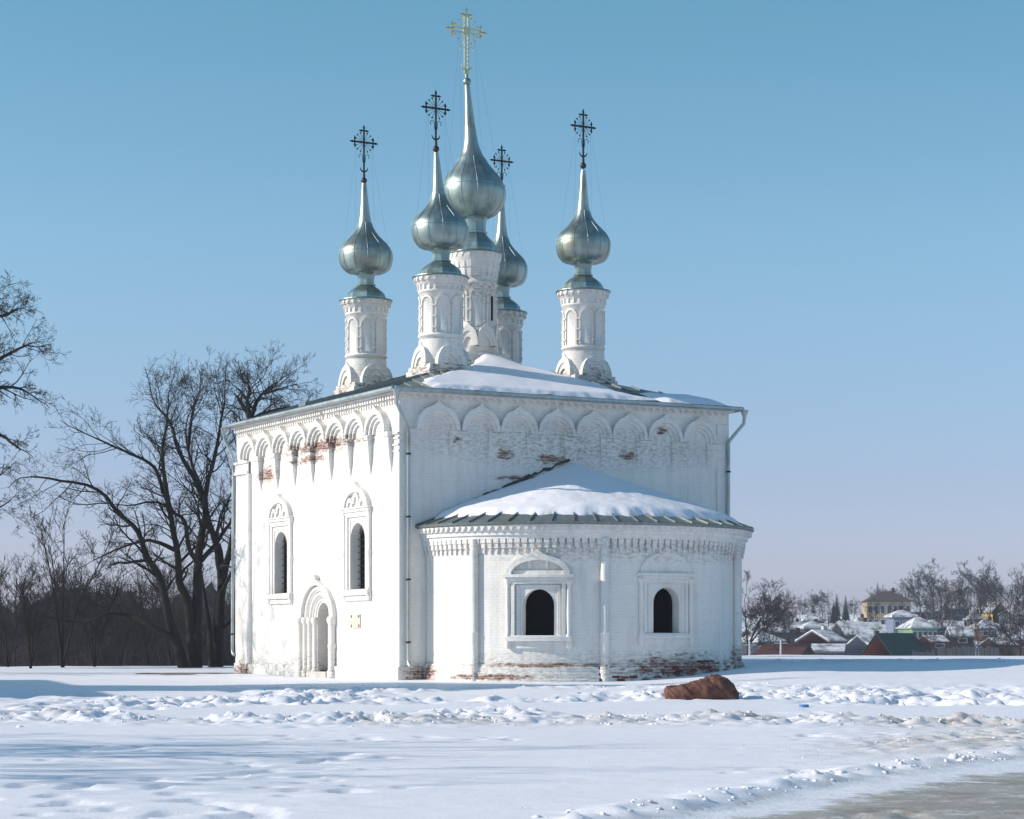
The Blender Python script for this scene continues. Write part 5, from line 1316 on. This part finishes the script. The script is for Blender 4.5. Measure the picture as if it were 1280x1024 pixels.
def pole(label, u, v0, v1, d):
    b = px(u, v0, d); m = d / FPX; h = (v0 - v1) * m; o = empty('utility_pole', b); tag(o, label, 'pole', 'utility poles of the far bank')
    q = MB(); q.tube([(0, 0, -3), (0, 0, h)], [.14, .10], 8); q.build('post', PM['white'], o); q = MB(); q.bar((-.7, 0, h - .35), (.7, 0, h - .35), .1); q.build('crossarm', PM['white'], o)
pole('pale utility pole close to the apse edge', 937, 832, 802, 225); pole('pale utility pole before the red-roofed shed', 976, 828, 800, 232)
# trees of the town: each its own
FT = [wild(61, 12, .20, 'oak', .015, (6, 5, 5, 3), 10), wild(62, 14, .16, 'birch', .014, (7, 5, 5, 3), 30), wild(63, 11, .18, 'oak', .015, (6, 6, 5, 3), 9), sapling(64, 6)]
FH = (12, 14, 11, 6)
def spruce(h, seed):
    rs = random.Random(seed); q = MB(); q.tube([(0, 0, -1), (0, 0, h)], [.2, .02], 6); f = MB(); z = h * .1
    while z < h * .985:
        r = (h - z) * .20 + .15; n = 11
        for k in range(n):
            a = 2 * math.pi * (k + rs.random()) / n; L = r * rs.uniform(.7, 1.15); wd = .20 * L + .1
            c = Vector((math.cos(a), math.sin(a), 0)); e = Vector((-math.sin(a), math.cos(a), 0)); b = Vector((0, 0, z)); t = b + c * L + Vector((0, 0, -L * .42)); m_ = b + c * L * .55 + Vector((0, 0, -L * .12))
            f.add([b, m_ + e * wd, t, m_ - e * wd, m_ + Vector((0, 0, -.12 * L))], [(0, 1, 2, 3), (0, 4, 1), (1, 4, 2), (2, 4, 3), (3, 4, 0)])
        z += h * .032
    return q, f
FTG = 'bare trees of the far bank'
town = [  # u, top v, distance, proto, label
    (938, 735, 240, 0, 'dark bare tree hard by the apse edge'), (956, 742, 300, 2, 'bare tree over the log house roof'), (975, 748, 330, 3, 'bushy tree between the snowy hip roofs'), (1000, 748, 420, 2, 'hazy tree behind the teal-roofed house'), (1016, 741, 450, 0, 'hazy bare tree in the middle of the left skyline'),
    (1036, 744, 340, 1, 'pale birch above the grey shed'), (1028, 742, 430, 2, 'rounded tree left of the spruces'), (1090, 738, 480, 0, 'bare tree behind the yellow house chimney'), (1103, 736, 490, 2, 'bare tree above the yellow house roof'), (1128, 735, 470, 2, 'bare tree at the right end of the yellow house'),
    (1165, 709, 400, 0, 'large round-crowned tree towering over the green house'), (1150, 722, 430, 2, 'dark tree left of the great round crown'), (1188, 728, 340, 1, 'tall slender birch right of the green house'), (1178, 745, 335, 1, 'leaning birch before the great round crown'), (1225, 706, 430, 0, 'tallest bare tree on the right skyline'), (1206, 724, 400, 2, 'bare tree left of the tallest right tree'),
    (1246, 718, 410, 2, 'hazy tree right of the tallest tree'), (1262, 725, 395, 0, 'spreading tree above the whitish house'), (1282, 715, 380, 0, 'bare tree cut by the right edge of the photo'), (1216, 760, 320, 3, 'dense thicket bush left of the ochre gable'), (1228, 770, 300, 3, 'dark thicket bush below the ochre gable'), (1256, 775, 275, 3, 'reddish bush near the right edge'), (1275, 760, 255, 2, 'dark leaning tree at the right edge'),
    (1094, 752, 400, 2, 'bare tree standing before the left end of the yellow house'), (1120, 758, 405, 0, 'bare tree standing before the right half of the yellow house'), (1176, 726, 420, 0, 'bare tree close behind the slender birch'), (1238, 722, 420, 2, 'bare tree just right of the tallest skyline tree'), (1270, 722, 430, 2, 'hazy bare tree behind the spreading right tree'), (1070, 788, 300, 3, 'shrub before the pale house'), (1150, 800, 270, 3, 'shrub right of the dark green roof'), (1162, 790, 275, 1, 'thin birch beside the fence'), (1050, 782, 310, 3, 'shrub between shed and pale house'), (1190, 790, 268, 3, 'shrub behind the plank fence'), (960, 775, 345, 2, 'bare tree behind the log house'), (985, 770, 350, 0, 'bare tree behind the black roof'), (1068, 755, 460, 2, 'hazy tree left of the yellow house'), (1080, 775, 400, 3, 'bush at the yellow house corner'),
]
fsrc = [None] * 4
for u, vt, d, k, lab in town:
    p = px(u, vt, d); z = float(ground_base(np.array([p[0]]), np.array([d]))[0]); sc = max(.4, (p[2] - z) / FH[k]); loc = (p[0], d, z - .2)
    rz = (u * 1.7) % 6.28; mt = BARK_R if k in (1, 3) else BARK
    if fsrc[k] is None:
        fsrc[k] = FT[k].place('bare_tree', lab, loc, BIRCH if k == 1 else mt, FTG, BARK_R if k in (1, 3) else WOODM); fsrc[k].scale = (sc,) * 3; fsrc[k].rotation_euler = (0, 0, rz)
    else: copy_tree(fsrc[k], loc, rz, (sc,) * 3, lab, FTG)
SPR = simple('spruce_needles', (.016, .034, .026), .9, 0, .4, 2)
for u, vt, d, lab in ((1046, 742, 440, 'dark spruce at the left of the spruce pair'), (1057, 744, 445, 'dark spruce at the right of the spruce pair'), (1097, 727, 500, 'slim spruce spike above the yellow house'), (1042, 752, 425, 'shorter spruce before the spruce pair')):
    p = px(u, vt, d); z = float(ground_base(np.array([p[0]]), np.array([d]))[0]); h = p[2] - z; tq, fq = spruce(h, int(u)); o = empty('spruce_tree', (p[0], d, z)); tag(o, lab, 'tree', 'spruces of the far bank'); tq.build('trunk', BARK, o); fq.build('crown', SPR, o, recalc=False)
# the brushy hillside between and behind the houses reads as one mass
rs = random.Random(9); spots = []
for _ in range(170):
    u = rs.uniform(925, 1310); d = rs.choice([rs.uniform(270, 430), rs.uniform(430, 560), rs.uniform(430, 560)]); x = (u - 640) / FPX * d; z = float(ground_base(np.array([x]), np.array([d]))[0])
    lim = np.interp(u, [925, 960, 1000, 1040, 1080, 1130, 1160, 1220, 1280, 1330], [752, 756, 766, 758, 760, 748, 738, 728, 735, 730])
    if d > 430: vt = rs.uniform(lim, lim + 16)
    else: vt = rs.uniform(788, 815) + (8 if d < 300 else 0)
    h = max(2.0, 1.43 + (796 - vt) * d / FPX - z); k = rs.choice([0, 1, 2]) if d > 430 else 3; spots.append((x, d, z - .2, k, h / (11, 13, 9, 6)[k], rs.uniform(0, 6)))
wood('hillside_brush', 'grey-brown brush and woodland covering the hillside around the town', spots, FP, simple('far_brush_bark', (.034, .027, .028), .95, 0, .35, .4))

# ------------------------------------------------------------------ the church beyond the left edge, whose shadow crosses the snow
nb = empty('neighbouring_church', (-37.5, 62.3, -.2), R(20)); tag(nb, 'white single-domed church beyond the left edge casting the long shadow', 'church')
q = MB(); q.box(-5.5, 5.5, -5.5, 5.5, -.5, 9.2); q.build('wall', WHITE, nb)
q = MB(); q.add([(-6, -6, 9.2), (6, -6, 9.2), (6, 6, 9.2), (-6, 6, 9.2), (0, 0, 11.6)], [(0, 1, 4), (1, 2, 4), (2, 3, 4), (3, 0, 4), (3, 2, 1, 0)]); q.build('roof', ROOF, nb)
q = MB(); q.lathe([(1.7, 9.5), (1.55, 11.2), (1.5, 14.4), (1.8, 14.6), (1.8, 14.8)], (0, 0), 24); q.build('drum', WHITE, nb)
q = MB(); q.lathe(densify([(1.0, 14.8), (1.5, 15.0), (2.1, 15.7), (2.35, 16.6), (2.2, 17.3), (1.6, 18.1), (.9, 18.8), (.45, 19.4), (.22, 20.6), (.12, 21.6)], 3), (0, 0), 32); q.build('onion_dome', DOME, nb)
q = MB(); q.bar((0, 0, 21.5), (0, 0, 23.2), .09); q.bar((-.6, 0, 22.6), (.6, 0, 22.6), .09); q.build('cross', IRON, nb)

# ------------------------------------------------------------------ winter haze
mb = MB(); mb.box(-1700, 1700, -130, 1750, -12, 36); hz_o = mb.build('haze', None)
hm = bpy.data.materials.new('haze'); hm.use_nodes = True; t_ = hm.node_tree; t_.nodes.clear(); ho = t_.nodes.new('ShaderNodeOutputMaterial'); pv = t_.nodes.new('ShaderNodeVolumePrincipled')
pv.inputs['Color'].default_value = (.80, .86, 1, 1); pv.inputs['Density'].default_value = .00038; pv.inputs['Anisotropy'].default_value = .2
t_.links.new(pv.outputs[0], ho.inputs['Volume']); hz_o.data.materials.append(hm); tag(hz_o, 'pale winter haze over the far bank', 'haze', kind='stuff')
